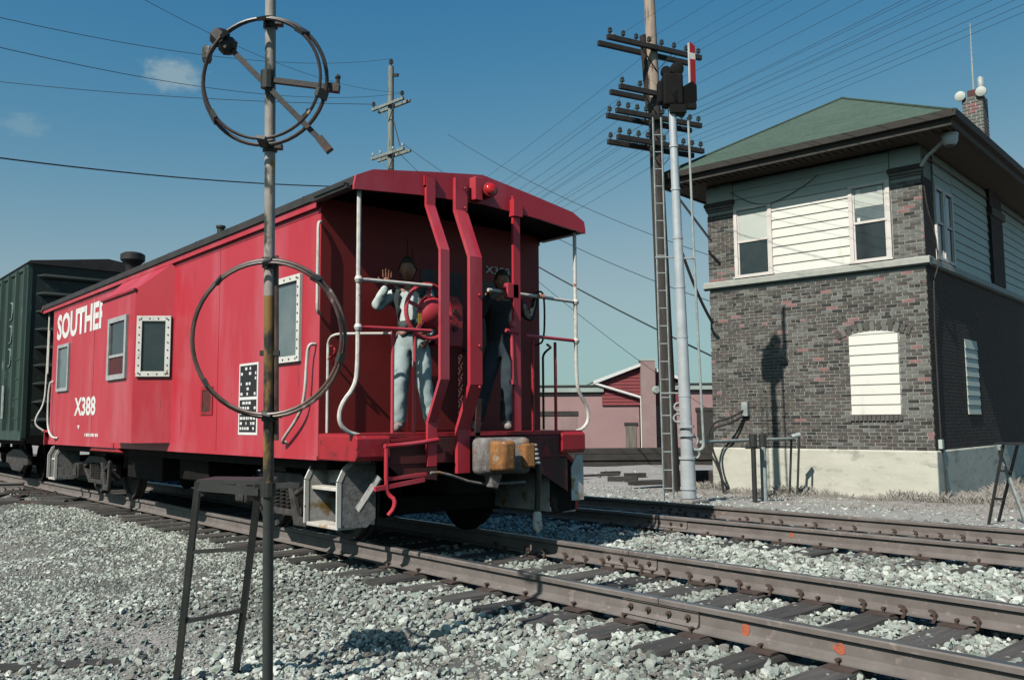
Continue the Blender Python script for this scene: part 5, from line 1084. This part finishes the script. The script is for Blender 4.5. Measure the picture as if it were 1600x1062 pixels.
FP = thing('telegraph_pole', (-20.6,12.3,-0.4), 'grey wooden utility pole with two crossarms rising behind the caboose', 'utility pole')
f0 = Vector((-20.6,12.35,-0.45)); f1 = Vector((-20.08,11.97,14.7))
def onf(z): return f0+(f1-f0)*((z-f0.z)/(f1.z-f0.z))
MB().tube([f0, onf(8), f1], [0.20,0.14,0.105], 12).build('pole', POLEF, FP, smooth=True)
FW = []
for z, hl in ((13.2,0.92),(11.30,0.95)):
    for k in (-1, 1):
        c = onf(z)+Tn*0.16*k+Vector((0,0,0.0)); MB().bar(c-Tx*hl, c+Tx*hl, 0.09, 0.11).build('crossarm', POLEF, FP, bevel=0.005)
    for sg in ((-1, 1) if z > 12 else (-1, -0.5, 0.35, 1)):
        p = onf(z)+Tx*sg*(hl-0.08)+Vector((0,0,0.06))-Tn*0.16; b = MB(); insul(b, p, 1.6 if z > 12 else 1.0); b.build('insulator', INSUL if z > 12 else INSULW, FP, smooth=True); FW.append(p+Vector((0,0,0.15)))
    for sg in (-1, 1): MB().bar(onf(z-0.65)-Tn*0.12, onf(z)-Tn*0.2+Tx*sg*0.5, 0.035, 0.012).build('arm_brace', POLEF, FP)
b = MB(); insul(b, onf(14.7), 1.9); b.build('insulator', INSUL, FP, smooth=True); FW.append(onf(15.0))
MB().bar(onf(14.35), onf(14.25)+Tx*0.42, 0.06, 0.12).build('line_bracket', ARMW, FP)
MB().tube([onf(12.6)+Tx*0.15, onf(11.5)+Tx*0.55], 0.02, 5).build('stay_rod', WIREM, FP)

# ------------------------------------------------------------------ wires
def wire(p, q, sag, r, label, group=None, n=20, nm='overhead_wire'):
    p = Vector(p); q = Vector(q); pts = []
    for i in range(n+1):
        t = i/n; v = p+(q-p)*t; v.z -= 4*sag*t*(1-t); pts.append(v)
    return MB().tube(pts, r, 5).build(nm, WIREM, None, loc=p, smooth=True, label=label, cat='wire', group=group)
wd = Vector((math.cos(R(166)), math.sin(R(166)), 0))
ORD = ['first', 'second', 'third', 'fourth', 'fifth', 'sixth', 'seventh', 'eighth', 'ninth', 'tenth']
ARM = [('top', 0), ('third', 12), ('lowest', 22)]
for arm, base in ARM:
    nn = 8 if base == 0 else 10
    for i in range(nn):
        c = WPTS[base+i]
        if i % 2 == 0 and (arm != 'top' or i > 2): wire(c, c+wd*46+Vector((0,0,-0.8)), 0.9, 0.0045, f'thin wire running left from the {arm} crossarm, {ORD[i]} insulator from its left end', 'line wires left of the dark pole')
        if i % 2 == 1 or i == nn-2: wire(c, c-wd*34+Vector((0,0,1.5)), 0.75, 0.0034, f'thin wire running upper right from the {arm} crossarm, {ORD[i]} insulator from its left end', 'line wires right of the dark pole')
wire(FW[0], FW[0]-Vector((18,24,-3)), 0.8, 0.012, 'lowest of the thin wires at upper left, passing below the cloud', None)
for k, (a, c, d0, d1) in enumerate((((-60,12),(420,150),16,30),((-60,60),(430,200),15,30),((200,-20),(470,90),18,30))):
    pass
wire(bp((-60,14),15), FW[6], 0.5, 0.007, 'upper left wire reaching the top of the grey utility pole', None)
wire(bp((-60,60),14), FW[1], 0.5, 0.007, 'second wire from upper left towards the grey pole crossarm', None)
wire(bp((190,-20),17), FW[1]+Vector((0,0,0.02)), 0.5, 0.006, 'wire slanting down behind the upper hoop from the top edge', None)
wire(bp((-60,239),17), bp((560,292),26), 0.15, 0.017, 'black cable crossing the sky at left above the boxcar', None, nm='power_cable')
wire(bp((700,330),34), bp((1112,556),20.5), 0.2, 0.022, 'black cable slanting down to the tower between caboose and mast', None, nm='power_cable')
wire(FW[4], bp((1108,640),30), 0.5, 0.010, 'thin guy wire running down right from the grey utility pole', None)
wire(FW[5], bp((1108,470),22), 0.5, 0.010, 'thin wire from the grey utility pole to the tower wall', None)
wire(bp((700,210),30), bp((1112,400),21), 0.3, 0.008, 'faint wire crossing behind the mast to the tower corner', None)
wire(bp((1062,312),20.3), bp((1112,378),20.0), 0.0, 0.03, 'short thick cable from the mast to the tower corner pillar', None, nm='drop_cable')
wire(bp((1066,395),19.5), bp((1114,505),20.0), 0.12, 0.035, 'drooping black cable from the mast down to the tower wall', None, nm='drop_cable')

# ------------------------------------------------------------------ pink building far behind
PB0 = bp((780,700),48.0); PB0.z = -0.45
PBM = frame(Vector((PB0.x, PB0.y, 0)), RV, TV)
PB = thing('warehouse', PB0+RV*6, 'pink stuccoed single storey building with red clapboard gable in the distance', 'building')
kx = 48/F_PX
def ax_(px): return (px-780)*kx
def pbx(nm, m, a, c, par=PB, **k): return MB(PBM).box(a, c).build(nm, m, par, **k)
pbx('wall', PINKW, (ax_(700), 0, -0.6), (ax_(1000), 9, 2.80)); pbx('wall', PINKW, (ax_(1024), 0.02, -0.6), (ax_(1300), 9, 2.90))
pbx('roof_edge', FARROOF, (ax_(690), -0.2, 2.80), (ax_(944), 9, 3.10)); pbx('roof_edge', FARROOF, (ax_(1030), -0.2, 2.90), (ax_(1300), 9, 3.18))
pbx('roof_cap', EAVE, (ax_(690), -0.25, 3.10), (ax_(940), 9, 3.19)); pbx('roof_cap', EAVE, (ax_(1030), -0.25, 3.18), (ax_(1300), 9, 3.26))
b = MB(PBM); b.prism([(ax_(942),2.05),(ax_(1002),2.05),(ax_(1062),2.05),(ax_(1062),3.35),(ax_(1003),4.22),(ax_(942),3.40)], (0,-0.05,0), (0,7,0), (1,0,0), UP); gb = b.build('gable', REDCLAP, PB)
for i in range(11):
    z = 2.06+i*0.19; fr = max(0, (z+0.19-3.40)/0.82); a0 = ax_(942)+fr*(ax_(1003)-ax_(942))
    MB(PBM).prism([(-0.05,z),(-0.09,z),(-0.06,z+0.18),(-0.05,z+0.18)], (a0,0,0), (ax_(1002)-a0,0,0), (0,1,0), UP).build('clapboard', REDCLAP, gb)
for (xa, za, xc_, zc_) in ((928,3.33,1003,4.30),(1003,4.30,1078,3.33)):
    MB(PBM).bar((ax_(xa),-0.3,za),(ax_(xc_),-0.3,zc_),0.06,0.16).build('rake_board', LETTER, gb); MB(PBM).prism([(0,0),(0,0.06),(1,0.06),(1,0)],(ax_(xa),-0.3,za+0.03),(0,7.4,0),(ax_(xc_)-ax_(xa),0,zc_-za),UP).build('roof_slope', FARROOF, gb)
MB(PBM).tube([(ax_(928),-0.25,3.28),(ax_(1001),-0.25,2.48),(ax_(1003),-0.25,2.3),(ax_(1003),-0.25,-0.4)],0.075,8).build('downspout', LETTER, PB)
pbx('chimney', PINKB, (ax_(1002),-0.5,-0.6),(ax_(1024),0.3,4.55)); pbx('chimney_cap', FARROOF, (ax_(1001),-0.52,4.50),(ax_(1025),0.32,4.60))
d_ = pbx('door', DOORW, (ax_(978),-0.03,-0.5),(ax_(995),0.05,0.95)); pbx('door_lintel', DARKW, (ax_(976),-0.06,0.95),(ax_(997),0.05,1.10), par=d_)
d2 = pbx('door', DARKW, (ax_(1090),-0.03,-0.5),(ax_(1125),0.05,1.7)); pbx('door_lintel', DARKW, (ax_(1088),-0.06,1.7),(ax_(1127),0.05,1.9), par=d2)
pbx('window', DARKW, (ax_(842),-0.04,1.50),(ax_(904),0.05,1.75)); pbx('wall_panel', PINKB, (ax_(842),-0.02,-0.3),(ax_(902),0.05,1.45))
MB(PBM).tube([(ax_(1036),-0.1,3.0),(ax_(1036),-0.1,-0.4)],0.09,8).build('downspout', EAVE, PB)
p = bp((985,717),31); LD = thing('loading_dock', (p.x, p.y, -0.4), 'low dark timber retaining wall in front of the pink building', 'retaining wall')
for i in range(3): MB(frame(Vector((p.x, p.y, 0)), RV, TV)).box((-9, -0.05*(i % 2), -0.42+i*0.22), (9, 0.4, -0.21+i*0.22)).build('timber', DARKW, LD, bevel=0.01)
for i, (px, py, dd, hh, w_) in enumerate(((870,700,60,5.2,0.16),)):
    p = bp((px,py),dd); MB().tube([(p.x,p.y,-0.4),(p.x,p.y,hh)],w_/2,8).build('far_pole', POLEF, None, loc=(p.x,p.y,-0.4), label='slim distant pole above the pink building roof', cat='utility pole')
# junk by the tracks beyond
rj = random.Random(5)
for i in range(6):
    p = bp((935+i*19, 735+rj.uniform(-10,22)), 22+rj.uniform(-2,4)); p.z = -0.36+rj.uniform(0,0.06); a = rj.uniform(-0.5,0.5); d = RV*math.cos(a)+TV*math.sin(a); L = rj.uniform(0.5,1.6)
    MB().bar(p-d*L/2, p+d*L/2, rj.uniform(0.08,0.2), rj.uniform(0.06,0.16)).build('scrap_timber', [TIE, DARKW][i % 2], None, loc=p, bevel=0.008, label=f'{ORD[i]} dark scrap timber to the right of the caboose, lying before the retaining wall', cat='timber', group='scrap timbers in the yard')
p = bp((1092,738),21); b = MB()
MB().bar(Vector((p.x,p.y,-0.2))-RV*0.5, Vector((p.x,p.y,-0.2))+RV*0.6, 0.3, 0.4).build('scrap_pile', DARKW, None, loc=(p.x,p.y,-0.4), bevel=0.05, label='dark timber block behind the mast foot, left of the tower', cat='timber')

rk = random.Random(8)
for i in range(7):
    p = bp((6+i*25, 771+rk.uniform(-9, 10)+i*1.5), 16.6-i*0.25); p.z = -0.29+rk.uniform(0, 0.05); a = rk.uniform(-0.35, 0.5); d = RV*math.cos(a)+TV*math.sin(a); L = rk.uniform(0.5, 1.0)
    MB().bar(p-d*L/2, p+d*L/2, rk.uniform(0.12, 0.22), rk.uniform(0.10, 0.18)).build('tie_end', [TIE, DARKW, SPIKE][i % 3], None, loc=p, bevel=0.01, label=f'{ORD[i]} dark tie end from the left edge, at the track crossing by the boxcar', cat='timber', group='tie ends at the crossing')
# ------------------------------------------------------------------ pipe frame before the tower, second step stand
PF = thing('pipe_rail', (-2.75,9.2,-0.4), 'grey pipe frame with posts and cables before the tower foundation', 'railing')
r0 = onm(0.83)+RV*0.25; r1 = TM @ Vector((-2.52,-0.9,0.82))
MB().tube([r0, r1], 0.03, 8).build('pipe', LADGREY, PF); 
for px, dep_ in ((1177,16.0),(1192,16.3)):
    p = bp((px,700),dep_); MB().tube([(p.x,p.y,-0.45),(p.x,p.y,0.72)],0.06 if px > 1180 else 0.045,10).build('post', LADGREY if px > 1180 else DARKST, PF, smooth=True)
    MB().tube([(p.x,p.y,0.72),(p.x,p.y,0.95)],0.075,8).build('post_clamp', DARKST, PF)
    MB().bar(Vector((p.x,p.y,0.70))-RV*0.14, Vector((p.x,p.y,0.70))+RV*0.14, 0.08, 0.04).build('clamp_plate', DARKST, PF)
for o in (0.0, 0.16): MB().tube([r1+RV*o+Vector((0,0,0.06)), r1+RV*(o-0.09)+Vector((0,0,-1.25))],0.024,8).build('leg', DARKST, PF)
MB().tube([r1+Vector((0,0,0.04)), r1+RV*0.18+Vector((0,0,0.08))],0.05,8).build('corner_joint', LADGREY, PF)
wl = TM @ Vector((-4.0,-0.05,1.35)); tb_ = TM @ Vector((-4.02,-0.03,1.35))
for o in (0.0, 0.12):
    MB().tube(smoothpts([TM @ Vector((-3.98,-0.04,1.45-o)), TM @ Vector((-4.2,-0.35,1.25-o)), TM @ Vector((-4.55,-0.6,1.15-o)), TM @ Vector((-4.65+o,-0.65,0.6)), TM @ Vector((-4.35+o*0.2,-0.6,0.1)), TM @ Vector((-4.28,-0.6,-0.4))],2),0.025,7).build('cable', BLACK, PF, smooth=True)
MB(TM).box((-4.05,-0.10,1.30),(-3.90,-0.002,1.62)).build('junction_box', LADGREY, PF)

L2 = thing('step_stand', (1.95,8.15,-0.35), 'dark steel step stand beside the far track at the right edge', 'step stand')
a0, a1 = bp((1568,693),12.4), bp((1590,694),12.4); c0, c1_ = bp((1546,812),12.6), bp((1561,811),12.9)
for a, c in ((a0, c0), (a1, c1_)): c = a+(c-a)*((-0.36-a.z)/(c.z-a.z)); MB().bar(a, c, 0.032, 0.032, TV).build('leg', DARKST, L2)
for t in (0.35, 0.72): MB().bar(a0+(c0-a0)*t, a1+(c1_-a1)*t, 0.04, 0.03).build('rung', DARKST, L2)
MB().bar(a0-RV*0.04, a0+RV*0.7, 0.35, 0.03).build('top_plate', DARKST, L2)
for o in (0.06, 0.62):
    p = a0+RV*o+TV*0.3; MB().bar(p, Vector((p.x+0.30, p.y+0.16, -0.38)), 0.035, 0.05, TV).build('leg', LADGREY, L2)

# ------------------------------------------------------------------ dry grass by the tower (one mass)
gr = MB(); rg = random.Random(9)
def tuft(x, y, n, h):
    z = float(zground(x, y))-0.01
    for _ in range(n):
        a = rg.uniform(0, 6.28); l = rg.uniform(0.4, 1.0)*h; lean = rg.uniform(0.1, 0.8)*l; bx_, by_ = x+rg.gauss(0, 0.05), y+rg.gauss(0, 0.05); w_ = 0.0038
        dx, dy = math.cos(a), math.sin(a)
        gr.add([(bx_-dy*w_, by_+dx*w_, z), (bx_+dy*w_, by_-dx*w_, z), (bx_+dx*lean*0.4, by_+dy*lean*0.4, z+l*0.6), (bx_+dx*lean, by_+dy*lean, z+l*0.85)], [(0,1,2),(0,2,3)])
for _ in range(800):
    s = rg.uniform(-5.3, 3.0); t = -abs(rg.gauss(0, 0.55))-0.08
    if t < -2.0: continue
    p = TM @ Vector((s, t, 0)); tuft(p.x, p.y, rg.randint(9, 18), rg.uniform(0.05, 0.24)*(1.25 if t > -0.4 else 0.6)*(0.3+1.2*float(vnoise(p.x, p.y, 0.9, 6))))
for _ in range(160):
    t = rg.uniform(0, 7); p = TM @ Vector((0.1+abs(rg.gauss(0, 0.5)), t, 0)); tuft(p.x, p.y, 8, rg.uniform(0.12, 0.32))
for _ in range(260):
    p = TM @ Vector((rg.uniform(-5.5, 4.0), rg.uniform(-3.3, -1.0), 0)); tuft(p.x, p.y, 5, rg.uniform(0.05, 0.14))
gr.build('dry_grass', GRASS, None, label='dry purplish grass along the foot of the tower', cat='grass', kind='stuff', clean=False)

# ------------------------------------------------------------------ people on the platform
def skin_mesh(nodes, edges, root, sub=2):
    """nodes: name -> (pos, radius); returns evaluated mesh data"""
    names = list(nodes); ix = {n: i for i, n in enumerate(names)}
    me = bpy.data.meshes.new('sk'); me.from_pydata([tuple(nodes[n][0]) for n in names], [(ix[a], ix[c]) for a, c in edges], [])
    o = bpy.data.objects.new('sk', me); col.objects.link(o)
    md = o.modifiers.new('skin', 'SKIN'); md.use_smooth_shade = True; md.branch_smoothing = 0.4
    for n in names:
        sv = me.skin_vertices[0].data[ix[n]]; r = nodes[n][1]; sv.radius = r if isinstance(r, tuple) else (r, r); sv.use_root = (n == root)
    sd = o.modifiers.new('sub', 'SUBSURF'); sd.levels = sub; sd.render_levels = sub
    bpy.context.view_layer.update()
    ev = bpy.data.meshes.new_from_object(o.evaluated_get(bpy.context.evaluated_depsgraph_get()))
    bpy.data.objects.remove(o); bpy.data.meshes.remove(me); return ev
def seg_dist(p, a, c):
    d = c-a; t = max(0, min(1, (p-a).dot(d)/max(d.length_squared, 1e-9))); return (p-a-d*t).length
def head_mesh(c, fwd, tilt=0.0):
    """sculpted head: brow, eye sockets, nose, mouth, chin, ears"""
    fwd = Vector((fwd.x, fwd.y, 0)).normalized(); rt = fwd.cross(Vector((0,0,1))).normalized(); n1, n2 = 28, 20; vs = []; fs = []
    for i in range(n2+1):
        th = math.pi*i/n2
        for j in range(n1):
            ph = 2*math.pi*j/n1; x = math.sin(th)*math.sin(ph); y = math.sin(th)*math.cos(ph); z = math.cos(th)
            X = x*0.076; Y = y*0.098; Z = z*0.122
            if z < -0.1: X *= 1-0.20*min(1, (-z-0.1)/0.9); Y *= 1-0.10*min(1, (-z-0.1)/0.9)
            f = max(0, y)
            g = lambda cx, cz, sx, sz: math.exp(-((x-cx)/sx)**2-((z-cz)/sz)**2)*(1 if y > 0 else 0)
            Y += 0.026*g(0,-0.20,0.16,0.20)+0.012*g(0,0.02,0.12,0.2)         # nose
            Y += -0.013*g(0.38,0.06,0.20,0.10)-0.013*g(-0.38,0.06,0.20,0.10)   # eye sockets
            Y += 0.007*g(0,0.24,0.6,0.10)+0.008*g(0,-0.50,0.30,0.07)-0.005*g(0,-0.57,0.34,0.03)+0.006*g(0,-0.63,0.25,0.06)+0.012*g(0,-0.86,0.3,0.12)
            X += (0.014*math.copysign(1, x))*math.exp(-((abs(x)-0.99)/0.10)**2-((z+0.02)/0.22)**2-((y+0.05)/0.18)**2)
            vs.append(c+rt*X+fwd*Y+Vector((0,0,Z)))
    for i in range(n2):
        for j in range(n1): fs.append((i*n1+j, (i+1)*n1+j, (i+1)*n1+(j+1) % n1, i*n1+(j+1) % n1))
    return vs, fs, rt, fwd
def hand(wrist, dirv, palm_n, curl, spread=1.0):
    """palm and five separate fingers as skinned chains"""
    d = Vector(dirv).normalized(); n = Vector(palm_n); n = (n-d*n.dot(d)).normalized(); s = d.cross(n)
    out = []
    nd = {'w': (wrist, (0.026,0.019)), 'p1': (wrist+d*0.045, (0.040,0.016)), 'p2': (wrist+d*0.088, (0.040,0.014))}
    out.append(skin_mesh(nd, [('w','p1'),('p1','p2')], 'w', 2))
    for k, (off, L, r) in enumerate(((-0.030,0.066,0.0088),(-0.010,0.078,0.0092),(0.011,0.073,0.0090),(0.030,0.056,0.0080))):
        p = wrist+d*0.075+s*off*spread; dd = (d+s*off*2.2*spread).normalized(); ch = {'0': (p, r)}; ang = 0; e = []
        for q in range(3):
            ang += curl*(0.7 if q == 0 else 1.0); dv = dd*math.cos(ang)+n*math.sin(ang); p = p+dv*L*(0.48,0.30,0.24)[q]+(dd*0.016 if q == 0 else Vector((0,0,0))); ch[str(q+1)] = (p, r*(0.95,0.85,0.68)[q]); e.append((str(q), str(q+1)))
        out.append(skin_mesh(ch, e, '0', 1))
    p = wrist+d*0.025-s*0.026; ch = {'0': (p, 0.013)}; e = []
    for q in range(3):
        dv = (d*0.62-s*(0.75-0.25*q)*spread+n*(0.25+curl*0.5)).normalized(); p = p+dv*(0.035,0.030,0.024)[q]; ch[str(q+1)] = (p, (0.0115,0.0105,0.0085)[q]); e.append((str(q), str(q+1)))
    out.append(skin_mesh(ch, e, '0', 1)); return out
def person(base, J, mats, label, hands, face, belt=True):
    """J: joint -> (a along image right, d towards camera, z) from base; mats: region -> material"""
    c_ = -TV
    def W(t): return Vector(base)+RV*t[0]+c_*t[1]+Vector((0,0,t[2]))
    P_ = {k: W(v) for k, v in J.items()}
    rad = dict(pelvis=(0.155,0.115), waist=(0.140,0.105), chest=(0.165,0.115), neck0=(0.075,0.07), neck=(0.055,0.055), shL=0.080, shR=0.080, elL=0.058, elR=0.058, wrL=0.038, wrR=0.038,
               hipL=0.112, hipR=0.112, thL=0.106, thR=0.106, knL=0.084, knR=0.084, clL=0.083, clR=0.083, anL=0.078, anR=0.078, heL=0.045, heR=0.045, toL=0.040, toR=0.040)
    for s in 'LR':
        P_['th'+s] = P_['hip'+s].lerp(P_['kn'+s], 0.45); P_['cl'+s] = P_['kn'+s].lerp(P_['an'+s], 0.4)
    P_['neck0'] = P_['chest'].lerp(P_['neck'], 0.6)
    nodes = {k: (P_[k], rad[k]) for k in rad if k in P_}
    E_ = [('pelvis','waist'),('waist','chest'),('chest','neck0'),('neck0','neck'),('chest','shL'),('chest','shR'),('shL','elL'),('elL','wrL'),('shR','elR'),('elR','wrR'),
          ('pelvis','hipL'),('hipL','thL'),('thL','knL'),('knL','clL'),('clL','anL'),('anL','heL'),('heL','toL'),('pelvis','hipR'),('hipR','thR'),('thR','knR'),('knR','clR'),('clR','anR'),('anR','heR'),('heR','toR')]
    ev = skin_mesh(nodes, E_, 'pelvis', 2)
    region = {}
    for a, c in E_:
        region[a, c] = 'shoe' if (a[:2] in ('he', 'an')) else ('leg' if a[:2] in ('hi','th','kn','cl') or c[:3] == 'hip' else ('skin' if (a, c) == ('neck0','neck') else 'shirt'))
    ml = ['shirt','leg','shoe','skin']; V, Fc, MI = [], [], []
    for v in ev.vertices: V.append(v.co.copy())
    wz = P_['pelvis'].z+0.06
    for f in ev.polygons:
        c = Vector(f.center); best = min(E_, key=lambda e: seg_dist(c, P_[e[0]], P_[e[1]])-0.3*(rad[e[0]][0] if isinstance(rad[e[0]], tuple) else rad[e[0]])*0)
        rg_ = region[best]
        if best[0] in ('pelvis','waist') and rg_ != 'leg': rg_ = 'leg' if c.z < wz else 'shirt'
        if best in (('hipL','thL'),('hipR','thR'),('pelvis','hipL'),('pelvis','hipR')): rg_ = 'leg' if c.z < wz else 'shirt'
        Fc.append(tuple(f.vertices)); MI.append(ml.index(rg_))
    # wrinkles in the cloth
    def add(vs, fs, mi):
        n = len(V); V.extend(vs); Fc.extend(tuple(i+n for i in f) for f in fs); MI.extend([mi]*len(fs))
    hv, hf, rt, fw = head_mesh(P_['head'], face); add(hv, hf, 3)
    for (wk, ek, dv, pn, curl, spread) in hands:
        d = (P_[wk]-P_[ek]).normalized() if dv is None else Vector(dv)
        for hm in hand(P_[wk]+d*0.0, d, pn, curl, spread): add([v.co.copy() for v in hm.vertices], [tuple(f.vertices) for f in hm.polygons], 3)
    root = thing('person', base, label, 'person')
    me = bpy.data.meshes.new('body'); me.from_pydata([tuple(v-Vector(base)) for v in V], [], Fc)
    for k in ml: me.materials.append(mats[k])
    me.polygons.foreach_set('material_index', MI); me.polygons.foreach_set('use_smooth', [True]*len(Fc))
    body_ = bpy.data.objects.new('body', me); col.objects.link(body_); body_.parent = root; WL[body_] = Vector(base)
    tx = bpy.data.textures.new('cloth', 'CLOUDS'); tx.noise_scale = 0.065
    dm = body_.modifiers.new('folds', 'DISPLACE'); dm.texture = tx; dm.strength = 0.034; dm.mid_level = 0.5
    vg = body_.vertex_groups.new(name='cloth'); cl = set(i for f, m in zip(Fc, MI) if m in (0, 1) for i in f); vg.add(list(cl), 1.0, 'REPLACE'); dm.vertex_group = 'cloth'
    # hair cap
    h = MB(); k = [i for i, v in enumerate(hv)]
    hs_ = []; hfs = []
    sel = set()
    for fi in hf:
        cc_ = sum((hv[i] for i in fi), Vector())/4-P_['head']; zf = cc_.z/0.122; yf = cc_.dot(fw)/0.098
        if zf > 0.48 or (yf < 0.05 and zf > -0.55) or (yf < 0.35 and zf > 0.12): sel.add(fi)
    idm = {}
    for fi in sel:
        for i in fi:
            if i not in idm: idm[i] = len(hs_); hs_.append(P_['head']+(hv[i]-P_['head'])*1.10+Vector((0,0,0.004+0.006*rg.random())))
        hfs.append(tuple(idm[i] for i in fi))
    h.add(hs_, hfs); h.build('hair', HAIR, root, smooth=True, clean=False)
    for sgn in (-1, 1):
        e = P_['head']+rt*0.029*sgn+fw*0.083+Vector((0,0,0.008)); b = MB(); b.lathe([(0.002,-0.004),(0.008,-0.002),(0.006,0.002),(0.002,0.003)], e, fw, 8); b.build('eye', EYEW, root, smooth=True)
    b = MB(); m = P_['head']+fw*0.094+Vector((0,0,-0.064)); b.tube([m-rt*0.026-fw*0.008+Vector((0,0,0.006)), m, m+rt*0.026-fw*0.008+Vector((0,0,0.006))], [0.003,0.006,0.003], 6); b.build('mouth', MOUTHC, root, smooth=True)
    return root, ev, E_, P_, rad, wz
def shell(root, ev, base, cond, off, name, m):
    V = []; Fc = []; idm = {}
    for f in ev.polygons:
        if cond(Vector(f.center), Vector(f.normal)):
            for i in f.vertices:
                if i not in idm: idm[i] = len(V); V.append(ev.vertices[i].co+Vector(ev.vertices[i].normal)*off)
            Fc.append(tuple(idm[i] for i in f.vertices))
    b = MB(); b.add(V, Fc); o = b.build(name, m, root, smooth=True, clean=False)
    sm = o.modifiers.new('solid', 'SOLIDIFY'); sm.thickness = 0.008; sm.offset = 1; return o
B1 = Vector((-0.30,-0.72,1.118))
J1 = dict(pelvis=(0.115,0,0.92), waist=(0.11,0,1.08), chest=(0.105,0,1.30), neck=(0.085,0.02,1.49), head=(0.075,0.055,1.615),
          shL=(-0.075,0.01,1.395), elL=(-0.25,0.08,1.22), wrL=(-0.115,0.17,1.44), shR=(0.285,0.0,1.385), elR=(0.345,-0.03,1.12), wrR=(0.30,0.12,0.94),
          hipL=(0.03,0,0.86), hipR=(0.20,0,0.86), knL=(0.01,0.05,0.47), knR=(0.245,0.05,0.47), anL=(-0.01,0,0.10), anR=(0.315,0.0,0.10), heL=(-0.01,0.02,0.048), heR=(0.32,0.02,0.048), toL=(-0.03,0.15,0.042), toR=(0.36,0.15,0.042))
cto = -TV
p1, ev1, E1, PP1, rad1, wz1 = person(B1, J1, dict(shirt=SHIRTP, leg=JEANP, shoe=SHOE, skin=SKIN), 'person in pale shirt, dark vest and pale jeans waving on the caboose platform',
    [('wrL','elL',(RV*0.05+cto*0.10+Vector((0,0,1))), cto, 0.12, 1.25), ('wrR','elR',None, -RV, 0.5, 1.0)], cto*1.0+RV*0.05)
tors = lambda c: min(seg_dist(c, PP1['pelvis'], PP1['waist']), seg_dist(c, PP1['waist'], PP1['chest']), seg_dist(c, PP1['chest'], PP1['neck0']))
arms = lambda c: min(seg_dist(c, PP1['shL']+(PP1['elL']-PP1['shL'])*0.15, PP1['elL']), seg_dist(c, PP1['shR']+(PP1['elR']-PP1['shR'])*0.15, PP1['elR']), seg_dist(c, PP1['elL'], PP1['wrL']), seg_dist(c, PP1['elR'], PP1['wrR']))
def vestc(c, n):
    if c.z < PP1['waist'].z-0.02 or c.z > PP1['neck0'].z+0.02 or arms(c) < 0.085: return False
    a = (c-PP1['chest']).dot(RV); fr = (c-PP1['chest']).dot(cto)
    return not (fr > 0.02 and -0.10 < a < 0.07 and c.z > PP1['waist'].z+0.03)
shell(p1, ev1, B1, vestc, 0.012, 'vest', VEST)
shell(p1, ev1, B1, lambda c, n: abs(c.z-(wz1+0.07)) < 0.055 and tors(c) < 0.19 and arms(c) > 0.07, 0.012, 'jacket_waist', VEST)
shell(p1, ev1, B1, lambda c, n: abs(c.z-wz1-0.0) < 0.022 and tors(c) < 0.2, 0.010, 'belt', BELT)
B2 = Vector((-0.27,0.52,1.118))
J2 = dict(pelvis=(0.05,0,0.92), waist=(0.05,0,1.08), chest=(0.06,0.02,1.30), neck=(0.06,0.04,1.49), head=(0.06,0.07,1.615),
          shL=(-0.12,0.03,1.39), elL=(-0.19,0.20,1.22), wrL=(-0.08,0.36,1.445), shR=(0.25,0.0,1.39), elR=(0.38,-0.02,1.20), wrR=(0.43,-0.03,1.455),
          hipL=(-0.04,0,0.86), hipR=(0.14,0,0.86), knL=(-0.13,0.06,0.48), knR=(0.12,0.05,0.47), anL=(-0.22,0.02,0.10), anR=(0.10,0.0,0.10), heL=(-0.22,0.04,0.048), heR=(0.10,0.02,0.048), toL=(-0.25,0.17,0.042), toR=(0.13,0.15,0.042))
p2, ev2, *_ = person(B2, J2, dict(shirt=JACKET, leg=JEAND, shoe=SHOE, skin=SKIN), 'person in dark jacket and dark jeans gripping the railing on the caboose platform',
    [('wrL','elL',(cto*0.9+RV*0.4+Vector((0,0,0.25))), Vector((0,0,-1)), 0.75, 1.0), ('wrR','elR',(RV*0.6+cto*0.75+Vector((0,0,0.25))), Vector((0,0,-1)), 0.75, 1.0)], cto*0.9+RV*0.3)
